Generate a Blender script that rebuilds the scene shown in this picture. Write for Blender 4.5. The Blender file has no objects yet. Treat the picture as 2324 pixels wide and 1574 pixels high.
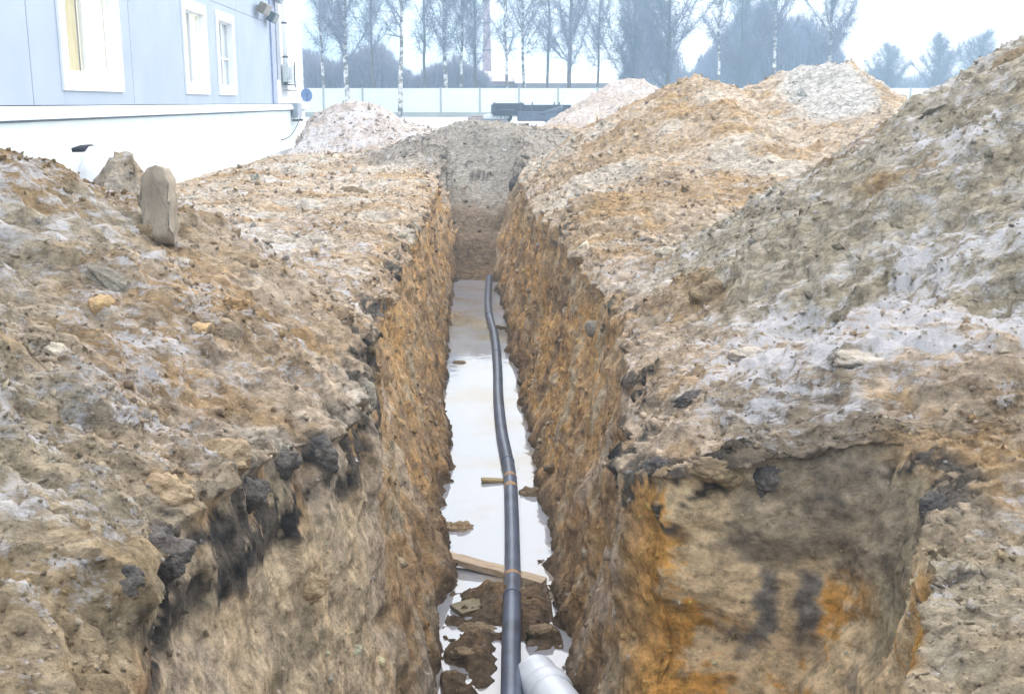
import bpy, bmesh, math, random
import numpy as np
from mathutils import Vector, Matrix
from mathutils.bvhtree import BVHTree

# ------------------------------------------------------------------ camera, sky, sun, exposure
scn = bpy.context.scene
COL = scn.collection
CAMZ = 1.4
PITCH = math.radians(12.5)
cam_d = bpy.data.cameras.new('camera'); cam = bpy.data.objects.new('camera', cam_d); COL.objects.link(cam)
cam.location = (0, 0, CAMZ); cam.rotation_euler = (math.radians(90) - PITCH, 0, 0)
cam_d.sensor_width = 36; cam_d.lens = 36 * 2500 / 2324; cam_d.clip_start = 0.05; cam_d.clip_end = 3000
scn.camera = cam

w = bpy.data.worlds.new('World'); scn.world = w; w.use_nodes = True
nt = w.node_tree; nt.nodes.clear()
SUN_EL, SUN_ROT = math.radians(24), math.radians(35)
sky = nt.nodes.new('ShaderNodeTexSky'); sky.sky_type = 'NISHITA'; sky.sun_disc = False
sky.sun_elevation = SUN_EL; sky.sun_rotation = SUN_ROT; sky.air_density = 1.3; sky.dust_density = 2.5; sky.ozone_density = 2.0
tc = nt.nodes.new('ShaderNodeTexCoord')
mp = nt.nodes.new('ShaderNodeMapping'); mp.inputs['Scale'].default_value = (1.2, 1.2, 3.5)
nz = nt.nodes.new('ShaderNodeTexNoise'); nz.inputs['Scale'].default_value = 1.6; nz.inputs['Detail'].default_value = 5
rmp = nt.nodes.new('ShaderNodeValToRGB')
rmp.color_ramp.elements[0].position = 0.30; rmp.color_ramp.elements[0].color = (3.0, 5.1, 6.6, 1)
rmp.color_ramp.elements[1].position = 0.75; rmp.color_ramp.elements[1].color = (8.2, 8.4, 8.6, 1)
sd = nt.nodes.new('ShaderNodeVectorMath'); sd.operation = 'DOT_PRODUCT'
sd.inputs[1].default_value = (math.sin(SUN_ROT), math.cos(SUN_ROT), .3)
ma = nt.nodes.new('ShaderNodeMath'); ma.operation = 'MULTIPLY_ADD'; ma.inputs[1].default_value = 2.0; 
mb_ = nt.nodes.new('ShaderNodeMath'); mb_.operation = 'ADD'; mb_.inputs[1].default_value = -1.5
# overcast sky: about three times brighter overhead than at the horizon
sx = nt.nodes.new('ShaderNodeSeparateXYZ'); mz = nt.nodes.new('ShaderNodeMapRange')
mz.inputs[1].default_value = 0; mz.inputs[2].default_value = 1; mz.inputs[3].default_value = 0; mz.inputs[4].default_value = 1
vz = nt.nodes.new('ShaderNodeMix'); vz.data_type = 'RGBA'; vz.inputs[7].default_value = (15.3, 14.5, 14.0, 1)
mx = nt.nodes.new('ShaderNodeMix'); mx.data_type = 'RGBA'; mx.inputs[0].default_value = 0.9
bg = nt.nodes.new('ShaderNodeBackground'); bg.inputs['Strength'].default_value = 0.1
out = nt.nodes.new('ShaderNodeOutputWorld')
L = nt.links.new
L(tc.outputs['Generated'], mp.inputs[0]); L(mp.outputs[0], nz.inputs['Vector']); L(tc.outputs['Generated'], sd.inputs[0]); L(tc.outputs['Generated'], sx.inputs[0])
L(sd.outputs['Value'], ma.inputs[0]); L(nz.outputs['Fac'], ma.inputs[2]); L(ma.outputs[0], mb_.inputs[0]); L(mb_.outputs[0], rmp.inputs[0])
L(sx.outputs['Z'], mz.inputs[0]); L(rmp.outputs[0], vz.inputs[6]); L(mz.outputs[0], vz.inputs[0])
L(sky.outputs[0], mx.inputs[6]); L(vz.outputs[2], mx.inputs[7]); L(mx.outputs[2], bg.inputs['Color']); L(bg.outputs[0], out.inputs[0])

sun_d = bpy.data.lights.new('sun', 'SUN'); sun_d.energy = 0.9; sun_d.angle = math.radians(25); sun_d.color = (1, .96, .9)
sun = bpy.data.objects.new('sun', sun_d); COL.objects.link(sun)
sdir = Vector((math.sin(SUN_ROT) * math.cos(SUN_EL), math.cos(SUN_ROT) * math.cos(SUN_EL), math.sin(SUN_EL)))
sun.rotation_euler = sdir.to_track_quat('Z', 'Y').to_euler(); sun.location = (0, 0, 30)

vs = scn.view_settings; vs.view_transform = 'Standard'; vs.look = 'None'; vs.gamma = 1; vs.use_curve_mapping = False
vs.exposure = 1.48

# ------------------------------------------------------------------ noise
_rng = np.random.RandomState(7)
_perm = _rng.permutation(4096).astype(np.int64)
_grad = _rng.normal(size=(4096, 3)); _grad /= np.linalg.norm(_grad, axis=1)[:, None]
def noise3(x, y, z):
    x, y, z = np.broadcast_arrays(x, y, z)
    xi, yi, zi = np.floor(x).astype(np.int64), np.floor(y).astype(np.int64), np.floor(z).astype(np.int64)
    xf, yf, zf = x - xi, y - yi, z - zi
    u, v, ww = [t * t * t * (t * (t * 6 - 15) + 10) for t in (xf, yf, zf)]
    res = 0
    for dx in (0, 1):
        wx = u if dx else 1 - u
        hx = _perm[(xi + dx) & 4095]
        for dy in (0, 1):
            wy = v if dy else 1 - v
            hy = _perm[(hx + yi + dy) & 4095]
            for dz in (0, 1):
                wz = ww if dz else 1 - ww
                g = _grad[_perm[(hy + zi + dz) & 4095]]
                res = res + wx * wy * wz * (g[..., 0] * (xf - dx) + g[..., 1] * (yf - dy) + g[..., 2] * (zf - dz))
    return res * 1.6
def fbm(x, y, z, f=1.0, o=4, gain=.5, ridged=False):
    a, s = 1.0, 0
    for i in range(o):
        n = noise3(x * f + 17.3 * i, y * f - 9.1 * i, z * f + 4.7 * i)
        s = s + a * ((1 - 2 * np.abs(n)) if ridged else n)
        a *= gain; f *= 2.03
    return s
def sst(e0, e1, x):
    t = np.clip((x - e0) / (e1 - e0), 0, 1); return t * t * (3 - 2 * t)
def smax(a, b, k):
    h = np.clip(.5 + .5 * (a - b) / k, 0, 1); return b + (a - b) * h + k * h * (1 - h)

# ------------------------------------------------------------------ materials
def mat(name):
    m = bpy.data.materials.new(name); m.use_nodes = True
    n = m.node_tree; b = n.nodes['Principled BSDF']; return m, n, b
def N(n, t, **kw):
    q = n.nodes.new(t)
    for k, v in kw.items():
        if k in q.inputs: q.inputs[k].default_value = v
        else: setattr(q, k, v)
    return q
def surf(name, col, col2=None, scale=6, rough=.6, metal=0, bump=.15, bscale=40, stretch=(1, 1, 1), detail=5, lo=.35, hi=.65, spec=None, bdist=.01):
    m, n, b = mat(name)
    b.inputs['Roughness'].default_value = rough; b.inputs['Metallic'].default_value = metal
    if spec is not None: b.inputs['Specular IOR Level'].default_value = spec
    tcn = N(n, 'ShaderNodeTexCoord'); mpn = N(n, 'ShaderNodeMapping'); mpn.inputs['Scale'].default_value = stretch
    n.links.new(tcn.outputs['Object'], mpn.inputs[0])
    nn = N(n, 'ShaderNodeTexNoise', Scale=scale, Detail=detail); n.links.new(mpn.outputs[0], nn.inputs['Vector'])
    r = N(n, 'ShaderNodeValToRGB'); r.color_ramp.elements[0].position = lo; r.color_ramp.elements[1].position = hi
    c2 = col2 or tuple(c * .75 for c in col)
    r.color_ramp.elements[0].color = (*c2, 1); r.color_ramp.elements[1].color = (*col, 1)
    n.links.new(nn.outputs['Fac'], r.inputs[0]); n.links.new(r.outputs[0], b.inputs['Base Color'])
    if bump:
        bn = N(n, 'ShaderNodeTexNoise', Scale=bscale, Detail=4); n.links.new(mpn.outputs[0], bn.inputs['Vector'])
        bu = N(n, 'ShaderNodeBump', Strength=bump, Distance=bdist); n.links.new(bn.outputs['Fac'], bu.inputs['Height'])
        n.links.new(bu.outputs[0], b.inputs['Normal'])
    return m

def soil_material():
    m, n, b = mat('soil')
    b.inputs['Roughness'].default_value = .93; b.inputs['Specular IOR Level'].default_value = .25
    at = N(n, 'ShaderNodeAttribute', attribute_name='soil'); fr = N(n, 'ShaderNodeAttribute', attribute_name='frost')
    tcn = N(n, 'ShaderNodeTexCoord')
    mpg = N(n, 'ShaderNodeMapping'); mpg.inputs['Scale'].default_value = (.65, 1.2, 1.0); mpg.inputs['Rotation'].default_value = (0, 0, .25); n.links.new(tcn.outputs['Object'], mpg.inputs[0])
    n1 = N(n, 'ShaderNodeTexNoise', Scale=16, Detail=10, Roughness=.78); n.links.new(mpg.outputs[0], n1.inputs['Vector'])
    n2 = N(n, 'ShaderNodeTexNoise', Scale=7, Detail=5, Roughness=.6); n.links.new(tcn.outputs['Object'], n2.inputs['Vector'])
    mr = N(n, 'ShaderNodeMapRange'); mr.inputs[1].default_value = .38; mr.inputs[2].default_value = .63; mr.inputs[3].default_value = .5; mr.inputs[4].default_value = 1.55
    n.links.new(n1.outputs['Fac'], mr.inputs[0])
    mr2 = N(n, 'ShaderNodeMapRange'); mr2.inputs[1].default_value = .3; mr2.inputs[2].default_value = .7; mr2.inputs[3].default_value = .75; mr2.inputs[4].default_value = 1.22
    n.links.new(n2.outputs['Fac'], mr2.inputs[0])
    mu = N(n, 'ShaderNodeMath', operation='MULTIPLY'); n.links.new(mr.outputs[0], mu.inputs[0]); n.links.new(mr2.outputs[0], mu.inputs[1])
    vm = N(n, 'ShaderNodeVectorMath', operation='SCALE'); n.links.new(at.outputs['Color'], vm.inputs[0]); n.links.new(mu.outputs[0], vm.inputs['Scale'])
    # hoar frost grains: finely broken, only where the frost attribute allows
    n3 = N(n, 'ShaderNodeTexNoise', Scale=16, Detail=9, Roughness=.8)
    mp3 = N(n, 'ShaderNodeMapping'); mp3.inputs['Scale'].default_value = (.45, 1.6, 1.1); n.links.new(tcn.outputs['Object'], mp3.inputs[0]); n.links.new(mp3.outputs[0], n3.inputs['Vector'])
    ad = N(n, 'ShaderNodeMath', operation='ADD'); n.links.new(n3.outputs['Fac'], ad.inputs[0]); n.links.new(fr.outputs['Fac'], ad.inputs[1])
    mr3 = N(n, 'ShaderNodeMapRange'); mr3.inputs[1].default_value = .94; mr3.inputs[2].default_value = 1.08; mr3.inputs[3].default_value = 0; mr3.inputs[4].default_value = .85
    n.links.new(ad.outputs[0], mr3.inputs[0])
    mi = N(n, 'ShaderNodeMix', data_type='RGBA'); n.links.new(mr3.outputs[0], mi.inputs[0]); n.links.new(vm.outputs[0], mi.inputs[6]); mi.inputs[7].default_value = (.78, .77, .81, 1)
    n.links.new(mi.outputs[2], b.inputs['Base Color'])
    nb = N(n, 'ShaderNodeTexNoise', Scale=40, Detail=8, Roughness=.78); n.links.new(tcn.outputs['Object'], nb.inputs['Vector'])
    nb2 = N(n, 'ShaderNodeTexVoronoi', Scale=16); n.links.new(tcn.outputs['Object'], nb2.inputs['Vector'])
    bu2 = N(n, 'ShaderNodeBump', Strength=.35, Distance=.02); n.links.new(nb2.outputs['Distance'], bu2.inputs['Height'])
    bu = N(n, 'ShaderNodeBump', Strength=1.0, Distance=.03); n.links.new(nb.outputs['Fac'], bu.inputs['Height'])
    mp5 = N(n, 'ShaderNodeMapping'); mp5.inputs['Scale'].default_value = (.5, 1.5, 1.1); n.links.new(tcn.outputs['Object'], mp5.inputs[0])
    nb3 = N(n, 'ShaderNodeTexNoise', Scale=12, Detail=9, Roughness=.75); n.links.new(mp5.outputs[0], nb3.inputs['Vector'])
    bu3 = N(n, 'ShaderNodeBump', Strength=.7, Distance=.075); n.links.new(nb3.outputs['Fac'], bu3.inputs['Height'])
    n.links.new(bu3.outputs[0], bu2.inputs['Normal'])
    n.links.new(bu2.outputs[0], bu.inputs['Normal']); n.links.new(bu.outputs[0], b.inputs['Normal'])
    return m
M_soil = soil_material()

# ------------------------------------------------------------------ object helpers
def tag(o, label=None, cat=None, group=None, kind=None):
    if label: o['label'] = label
    if cat: o['category'] = cat
    if group: o['group'] = group
    if kind: o['kind'] = kind
    return o
def empty(name, loc=(0, 0, 0), rz=0):
    o = bpy.data.objects.new(name, None); COL.objects.link(o); o.location = loc; o.rotation_euler = (0, 0, rz); return o
def link(name, me, m=None, parent=None):
    o = bpy.data.objects.new(name, me); COL.objects.link(o)
    if m and not me.materials: me.materials.append(m)
    if parent: o.parent = parent
    return o
def np_mesh(name, V, F, smooth=False):
    """V (n,3), F (m,3) or (m,4)"""
    me = bpy.data.meshes.new(name); V = np.asarray(V, np.float32); F = np.asarray(F, np.int32)
    k = F.shape[1]
    me.vertices.add(len(V)); me.vertices.foreach_set('co', V.ravel())
    me.loops.add(F.size); me.loops.foreach_set('vertex_index', F.ravel())
    me.polygons.add(len(F)); me.polygons.foreach_set('loop_start', np.arange(0, F.size, k, dtype=np.int32))
    me.polygons.foreach_set('loop_total', np.full(len(F), k, np.int32))
    if smooth: me.polygons.foreach_set('use_smooth', np.ones(len(F), bool))
    me.update(calc_edges=True); return me
class MB:
    def __init__(s): s.bm = bmesh.new()
    def box(s, x0, x1, y0, y1, z0, z1, bev=0):
        r = bmesh.ops.create_cube(s.bm, size=1)
        for v in r['verts']:
            v.co = Vector(((x0 + x1) / 2 + v.co.x * (x1 - x0), (y0 + y1) / 2 + v.co.y * (y1 - y0), (z0 + z1) / 2 + v.co.z * (z1 - z0)))
        if bev:
            es = list({e for v in r['verts'] for e in v.link_edges})
            bmesh.ops.bevel(s.bm, geom=es, offset=bev, segments=2, affect='EDGES', profile=.5)
        return s
    def tube(s, pts, rad, n=12, caps=True):
        rings = []
        pts = [Vector(p) for p in pts]
        up = Vector((0, 0, 1))
        for i, p in enumerate(pts):
            t = (pts[min(i + 1, len(pts) - 1)] - pts[max(i - 1, 0)]).normalized()
            a = t.cross(up if abs(t.z) < .95 else Vector((1, 0, 0))).normalized(); b = t.cross(a)
            r = rad[i] if isinstance(rad, (list, tuple)) else rad
            rings.append([s.bm.verts.new(p + a * math.cos(k * 2 * math.pi / n) * r + b * math.sin(k * 2 * math.pi / n) * r) for k in range(n)])
        for i in range(len(rings) - 1):
            for k in range(n):
                f = s.bm.faces.new((rings[i][k], rings[i][(k + 1) % n], rings[i + 1][(k + 1) % n], rings[i + 1][k])); f.smooth = True
        if caps:
            s.bm.faces.new(rings[0]); s.bm.faces.new(rings[-1][::-1])
        return s
    def build(s, name, m, parent=None, loc=None):
        bmesh.ops.recalc_face_normals(s.bm, faces=s.bm.faces)
        me = bpy.data.meshes.new(name); s.bm.to_mesh(me); s.bm.free()
        o = link(name, me, m, parent)
        if loc: o.location = loc
        return o

# ------------------------------------------------------------------ terrain heights
def interp(y, pts):
    p = np.array(pts, float); return np.interp(y, p[:, 0], p[:, 1])
LIPL = [(-12, -.7), (2, -.75), (3, -1.08), (3.3, -1.1), (4.4, -.78), (5, -.72), (6.2, -.88), (7.5, -1.03), (8.6, -1.0), (12, -1.12), (15, -1.2), (20, -1.4), (25, -1.55), (60, -1.6)]
LIPR = [(-12, .8), (1.4, .7), (2, .82), (3.7, 1.46), (3.86, 1.40), (4.02, .60), (4.2, .5), (5, .57), (6, .7), (8, .82), (12, .5), (15, .3), (20, .2), (25, .25), (60, .3)]
FLL = [(-12, -.35), (3, -.38), (5.6, -.41), (7.5, -.43), (15.2, -.84), (20.6, -1.05), (22.5, -1.25), (24, -1.45), (60, -1.5)]
FLR = [(-12, .5), (2, .5), (3.0, .72), (3.4, .72), (3.75, .46), (5, .46), (5.8, .33), (7.5, .28), (15.2, -.04), (20.6, -.3), (22.5, -.1), (24, .12), (60, .2)]
WATER = -1.85
def seg(x, y, a, b):
    ax, ay = a; bx, by = b
    t = np.clip(((x - ax) * (bx - ax) + (y - ay) * (by - ay)) / ((bx - ax) ** 2 + (by - ay) ** 2), 0, 1)
    return np.hypot(x - ax - t * (bx - ax), y - ay - t * (by - ay))
def cone(x, y, cx, cy, h, sl, k=.5):
    r = np.hypot(x - cx, y - cy); return h - sl * (np.sqrt(r * r + k * k) - k)
def H0(x, y):
    z = .05 * fbm(x, y, x * 0, .5, 3)
    wob = .28 * fbm(x, y, x * 0 + 3, .55, 3)
    # left bank of spoil
    rr = seg(x, y, (-3.25, -2), (-3.0, 5.8)) ; rr = np.sqrt(rr * rr + .09) - .25
    z = smax(z, 1.17 - .46 * rr + wob * .5, .25)
    z = smax(z, cone(x, y, -2.52, 7.2, 1.10, 1.9, .15) + wob * .4, .12)
    # big heap on the right
    r1 = cone(x, y, 7.1, 8.0, 3.62, .70, .8) + wob * .3
    r1 = smax(r1, 2.6 - .66 * (np.sqrt(seg(x, y, (5.8, -2), (6.6, 6)) ** 2 + .3) - .4) + wob * .4, .4)
    z = smax(z, r1, .3)
    z = smax(z, cone(x, y, 8.0, 8.6, 3.9, .95, .3) , .2)
    # low shoulder near right between heap and pit
    z = smax(z, cone(x, y, 1.9, 4.6, .42, .45, .5) + wob * .4, .15)
    # heaps behind, right of the trench
    hc = interp(x, [(-3, -.4), (-.2, -.2), (.5, .25), (1.1, .8), (2.5, 1.45), (3.4, 1.8), (4.1, 1.55), (4.7, 1.8), (5.2, 1.95), (5.8, 2.1), (6.4, 1.75), (7, 1.35), (8, 1.1), (10, 1.7), (14, 1.5), (18, .3)])
    f = interp(y, [(0, -.6), (9, -.2), (12, .08), (15, .35), (18, .75), (20, 1.0), (21, .97), (23, .6), (27, 0), (30, -.3), (99, -1)])
    z = smax(z, np.where(f > 0, hc * f, f) + wob * .55 * sst(.5, 2, x), .25)
    z = smax(z, cone(x, y, 1.2, 12.5, .35, .16, .5) + wob * .3, .2)
    z = smax(z, cone(x, y, 5.35, 19.6, 1.98, 1.0, .45) + wob * .3, .12)
    # grey heap closing the far end of the trench
    z = smax(z, cone(x, y, -.75, 26.3, 1.0, .42, .8) + wob * .3, .3)
    z = smax(z, cone(x, y, 1.0, 29, .8, .3, .8) + wob * .3, .3)
    # pale sand heaps
    z = smax(z, cone(x, y, -4.7, 34, 1.5, .62, .7) + wob * .3, .3)
    z = smax(z, cone(x, y, -2.5, 33, .75, .35, .7) + wob * .3, .3)
    z = smax(z, cone(x, y, -7.4, 49, 1.35, .6, .5) + wob * .3, .3)
    z = smax(z, cone(x, y, 4.0, 38, 2.1, .62, .7) + wob * .4, .3)
    z = smax(z, cone(x, y, 2.3, 36, 1.1, .5, .5) + wob * .4, .3)
    # ground kept level under the building and its apron
    xb = -(6.9 + .037 * y)
    lev = sst(2.2, 1.5, x - xb); z = z * (1 - lev) - .06 * lev
    # die out at the edges of the worked ground
    e = sst(0, 2.5, np.minimum(np.minimum(x + 15, 17 - x), np.minimum(y + 11, 62 - y)))
    return z * e + (1 - e) * (-.03)

def build_ground():
    ys = np.concatenate([np.linspace(-11, .9, 26)[:-1], np.linspace(.9, 3.5, 150)[:-1], np.linspace(3.5, 4.15, 130)[:-1],
                         np.exp(np.linspace(math.log(4.15), math.log(62), 500))])
    R = len(ys); y = ys[:, None]
    ln = lambda f, s: noise3(ys * f, ys * 0 + s, ys * 0)
    lipl = interp(ys, LIPL) + .10 * ln(1.1, 3.3) + .05 * ln(3.7, 8.1) + .02 * ln(11, 1.2)
    far_ = sst(11, 17, ys); lipl = lipl + far_ * .16 * ln(.9, 31.3); lipr = interp(ys, LIPR) + far_ * .14 * ln(.8, 41.3) + .09 * ln(1.2, 5.3) + .05 * ln(3.9, 2.1) + .02 * ln(12, 7.2)
    fll = interp(ys, FLL) + .05 * ln(1.3, 9.3) + .035 * ln(4.1, 4.4) + .02 * ln(11, 4.2)
    flr = interp(ys, FLR) - .05 * sst(5, 7, ys) + .05 * ln(1.2, 6.3) + .03 * ln(3.3, 0.4)
    # depth factor: trench starts just in front of the viewer, the far end is a slope of slumped soil
    tz = interp(ys, [(-12, .0), (.95, 0), (1.5, -1.9), (4, -2.0), (5.2, -1.92), (7.0, -1.9), (7.6, -2.02), (15, -2.1), (20.0, -2.0), (20.5, -1.85), (21.2, -1.25), (22.5, -.75), (24, -.1), (25.4, .65), (26.3, .95), (27, 5)])
    nL, nLW, nF, nRW, nR = 270, 120, 44, 150, 380
    parts_x, parts_z, zone = [], [], []
    t = np.linspace(1, 0, nL)[None, :]
    xl = lipl[:, None] - (14.0 + lipl[:, None]) * (.22 * t + .78 * t ** 2.4); xl = np.where(t >= 1, -14.9, xl)
    def rim(dist, s_):  # crumbled, rounded rim
        a_ = (.17 + .12 * noise3(ys[:, None] * 1.7, 0 * ys[:, None] + s_, 0 * ys[:, None])) * np.clip(-tz[:, None], 0, 1); b_ = .22 + .13 * noise3(ys[:, None] * .9, 0 * ys[:, None] + s_ + 9, 0 * ys[:, None])
        return a_ * np.exp(-dist / b_)
    parts_x.append(xl); parts_z.append(H0(xl, y) - rim(lipl[:, None] - xl, 1.0)); zone += [0] * nL
    def floorz(x):
        return tz[:, None] + .05 * noise3(x * 2.2, y * 2.2, 1.5) * 1.2
    hl = H0(lipl, ys)[:, None] - rim(0, 1.0); hr = H0(lipr, ys)[:, None] - rim(0, 5.0) * sst(3.9, 4.6, y)
    t = np.linspace(0, 1, nLW + 1)[None, 1:]
    xw = lipl[:, None] + (fll - lipl)[:, None] * (t ** 1.15); fz = floorz(fll[:, None] + 0 * y)
    zw = hl + (fz - hl) * (t ** .82); zw = np.where(fz < hl, zw, np.maximum(H0(xw, y), 0 * zw - 9)); 
    parts_x.append(xw); parts_z.append(zw); zone += [1] * nLW
    t = np.linspace(0, 1, nF + 2)[None, 1:-1]
    xf = fll[:, None] + (flr - fll)[:, None] * t; parts_x.append(xf)
    hf = H0(xf, y); ff = floorz(xf)
    parts_z.append(np.where(tz[:, None] > 1, hf, np.minimum(ff, hf + 0 * ff))); zone += [2] * nF
    t = np.linspace(1, 0, nRW + 1)[None, :-1]
    xw = lipr[:, None] + (flr - lipr)[:, None] * (t ** 1.15); fz = floorz(flr[:, None] + 0 * y)
    zw = hr + (fz - hr) * (t ** .82); zw = np.where(fz < hr, zw, H0(xw, y))
    parts_x.append(xw); parts_z.append(zw); zone += [3] * nRW
    t = np.linspace(0, 1, nR)[None, :]
    xr = lipr[:, None] + (16.9 - lipr[:, None]) * (.26 * t + .74 * t ** 2.6)
    parts_x.append(xr); parts_z.append(H0(xr, y) - rim(xr - lipr[:, None], 5.0) * sst(3.9, 4.6, y)); zone += [4] * nR
    X = np.concatenate(parts_x, 1); Z = np.concatenate(parts_z, 1); Y = np.broadcast_to(y, X.shape).copy()
    zone = np.array(zone)[None, :]; C = X.shape[1]
    P = np.stack([X, Y, Z], -1)
    gu = np.gradient(P, axis=1); gv = np.gradient(P, axis=0)
    Nn = np.cross(gu, gv); Nn /= np.linalg.norm(Nn, axis=2)[..., None] + 1e-9
    # zone weights
    depth = np.minimum(tz[:, None], 0) * -1
    wall = sst(.82, .45, Nn[..., 2]) * ((zone == 1) | (zone == 3)) * sst(.1, .6, depth)
    outer = np.maximum(((zone == 0) | (zone == 4)) * 1.0, sst(22.3, 23.6, Y))
    # lumps
    ax, ay, az = X * .62, Y * 1.25, Z * 1.1
    d = .085 * fbm(ax, ay, az, 1.3, 3) + .034 * fbm(ax, ay, az + 9, 5.5, 3)
    cl = fbm(ax, ay, az + 3, 3.6, 3, .55, ridged=True); d += outer * .03 * (cl - .9)
    run = fbm(X * .3 + Z * .2, Y * 1.9, Z * .3, 2.4, 3); d += outer * .028 * run * sst(.5, 1.5, np.abs(X))
    crev = np.clip(.16 - np.abs(fbm(X * .45, Y * 1.1, Z, 2.1, 3)), 0, 1) / .16; d -= outer * .035 * crev ** 2
    fine = fbm(X, Y * 1.2, Z, 15, 3, .75); d += .013 * fine; vo = noise3(X * 24, Y * 26, Z * 24); d += outer * .014 * np.clip(vo - .05, 0, 1) * 2
    # crumbly clod fields on the heaps and on the banks close by
    c1 = noise3(ax * 9, ay * 9, az * 9 + 7); d += outer * .024 * np.clip(c1 - .12, 0, 1) * 2
    # trench sides: vertical tooth marks and broken ledges
    rib = noise3(X * .8, (Y + X) * 4.5, Z * .5) * .055 + noise3(X * 2, (Y + X) * 13, Z * .9 + 5) * .022
    led = np.clip(fbm(X * .8, Y * .7, Z * 1.6, 2.0, 3), -.6, .35) * .05
    rib = rib * (1 - .5 * sst(5.4, 4.6, Y))
    d = d * (1 - .62 * wall) + wall * (rib + led)
    taper = sst(0, .6, Y + 11) * sst(0, 2, 62 - Y) * np.clip(1.15 - Y * .006, .5, 1)
    xb = -(6.9 + .037 * Y); taper = taper * (1 - .8 * sst(2.0, 1.4, X - xb))
    floor = (zone == 2) * sst(21.3, 20.5, Y); d += .16 * fbm(X, Y, Z, .8, 3) * sst(20.6, 21.6, Y) * sst(27, 25, Y) * ((zone > 0) & (zone < 4))
    d = d * taper * (1 - floor * .5)
    P = P + Nn * d[..., None]
    # near, shallow end: mud bars that break the water
    m = floor * sst(7.25, 6.7, Y + .35 * noise3(X * 3, Y * 2, 0 * X))
    P[..., 2] += m * (.035 + .05 * sst(5.75, 6.1, Y) * sst(6.9, 6.5, Y) + .11 * fbm(X * 1.6, Y * 1.9, Z * 0 + 2, 1.9, 4, .6) - .12 * (X - .05) * (Y < 6.2))
    Zn = P[..., 2]; Xn = P[..., 0]; Yn = P[..., 1]

    # ------------- colour of the earth itself, by layer and by heap
    def c(*v): return np.array(v)
    def mixc(a, b, t): return a + (b - a) * np.clip(t, 0, 1)[..., None]
    n1 = fbm(Xn * .6, Yn, Zn, .9, 4); n2 = fbm(Xn * .5, Yn * 1.3, Zn + 5, 2.6, 4); n3 = fbm(Xn * .6, Yn, Zn + 9, 7, 3)
    hf = fbm(Xn * .8, Yn * 1.1, Zn, 15, 3, .7); n1 = n1 + .16 * hf; n2 = n2 + .28 * hf; n3 = n3 + .45 * hf
    base = np.ones(P.shape) * c(.54, .43, .325)
    base = mixc(base, c(.40, .29, .185), sst(.0, .5, n1 + .4 * n3))
    base = mixc(base, c(.46, .29, .13), sst(.22, .6, n2 + .15) * .6)
    base = mixc(base, c(.56, .49, .41), sst(.05, .5, -n1 + .4 * n3))
    # big heap right and spoil bank left: greyer, olive
    g1 = sst(.15, .6, cone(Xn, Yn, 7.1, 8.0, 4.0, .70, .8)) * sst(-1.0, .2, Zn + 1)
    g1 = np.maximum(g1, sst(.0, .5, 2.6 - .66 * seg(Xn, Yn, (5.8, -2), (6.6, 6))))
    gl = sst(.35, .95, 1.3 - .5 * seg(Xn, Yn, (-3.25, -2), (-3.0, 5.8)))
    grey = mixc(np.ones(P.shape) * c(.37, .32, .235), c(.47, .42, .345), sst(-.2, .4, n3 + n2 * .5))
    grey = mixc(grey, c(.31, .215, .115), sst(.25, .6, n1 + .15))
    base = mixc(base, grey, np.maximum(g1 * .95, gl * .85) * outer)
    gm = np.maximum(sst(.05, .5, cone(Xn, Yn, -.75, 26.3, 1.2, .42, .8)), sst(22.6, 23.6, Yn + .3 * n3) * sst(31, 28, Yn) * (np.abs(Xn + .7) < 1.1)); base = mixc(base, c(.29, .265, .235), gm * .85)
    pinks = np.maximum(sst(.1, .6, cone(Xn, Yn, -4.7, 34, 1.9, .62, .7)), sst(.1, .6, cone(Xn, Yn, 4, 38, 2.5, .62, .7)))
    base = mixc(base, c(.50, .43, .39), np.maximum(pinks, sst(27, 34, Yn) * .7) * .85)
    pale = np.exp(-((Xn - 5.2 - .2 * n3) ** 2 / .5 + (Yn - 18.6) ** 2 / 4)); base = mixc(base, c(.55, .53, .50), sst(.25, .6, pale) * outer * .95)
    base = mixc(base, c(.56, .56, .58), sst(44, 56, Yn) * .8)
    base = mixc(base, c(.37, .30, .19), sst(3.9, 2.9, Yn + .5 * n1) * .6)
    # trench sides: orange-brown sand, brown loam low down, black topsoil band under the spoil
    inner = (1 - outer) * sst(27, 23, Yn)
    wn = fbm(Xn, Yn * .9, Zn * 1.2, 1.4, 4) + .2 * hf; wn2 = fbm(Xn, Yn * 1.2, Zn * .5 + 4, 3.2, 3) + .3 * hf; st = noise3(Xn * 2, Yn * 7, Zn * .8)
    wc = np.ones(P.shape) * c(.42, .28, .155)
    wc = mixc(wc, c(.54, .33, .14), (.24 + .70 * sst(6.0, 9.5, Yn)) * sst(-.0, .5, wn * 1.2 + .28 * sst(6.0, 10.0, Yn) - .12 * sst(7, 5, Yn) + .2 * st))
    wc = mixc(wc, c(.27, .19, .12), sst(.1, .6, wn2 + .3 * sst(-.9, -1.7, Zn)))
    wc = mixc(wc, c(.42, .36, .27), sst(.2, .6, -wn2 + .35 * sst(6, 4.5, Yn)) * .8)
    wc = mixc(wc, c(.50, .42, .35), sst(.1, .5, fbm(Xn, Yn * 1.1, Zn * .7 + 20, 1.8, 3)) * sst(9, 6, Yn) * .7)
    wc = mixc(wc, c(.27, .21, .15), sst(20.6, 22, Yn + .5 * n2) * .7); wc = mixc(wc, c(.30, .27, .22), sst(22.2, 24, Yn + .8 * n2 + .4 * n1) * .95)
    # cut face on the near right: bright ochre patches
    nr = (zone == 3) * sst(4.4, 4.0, Yn)
    wc = mixc(wc, c(.68, .51, .32), nr * .9)
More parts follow.
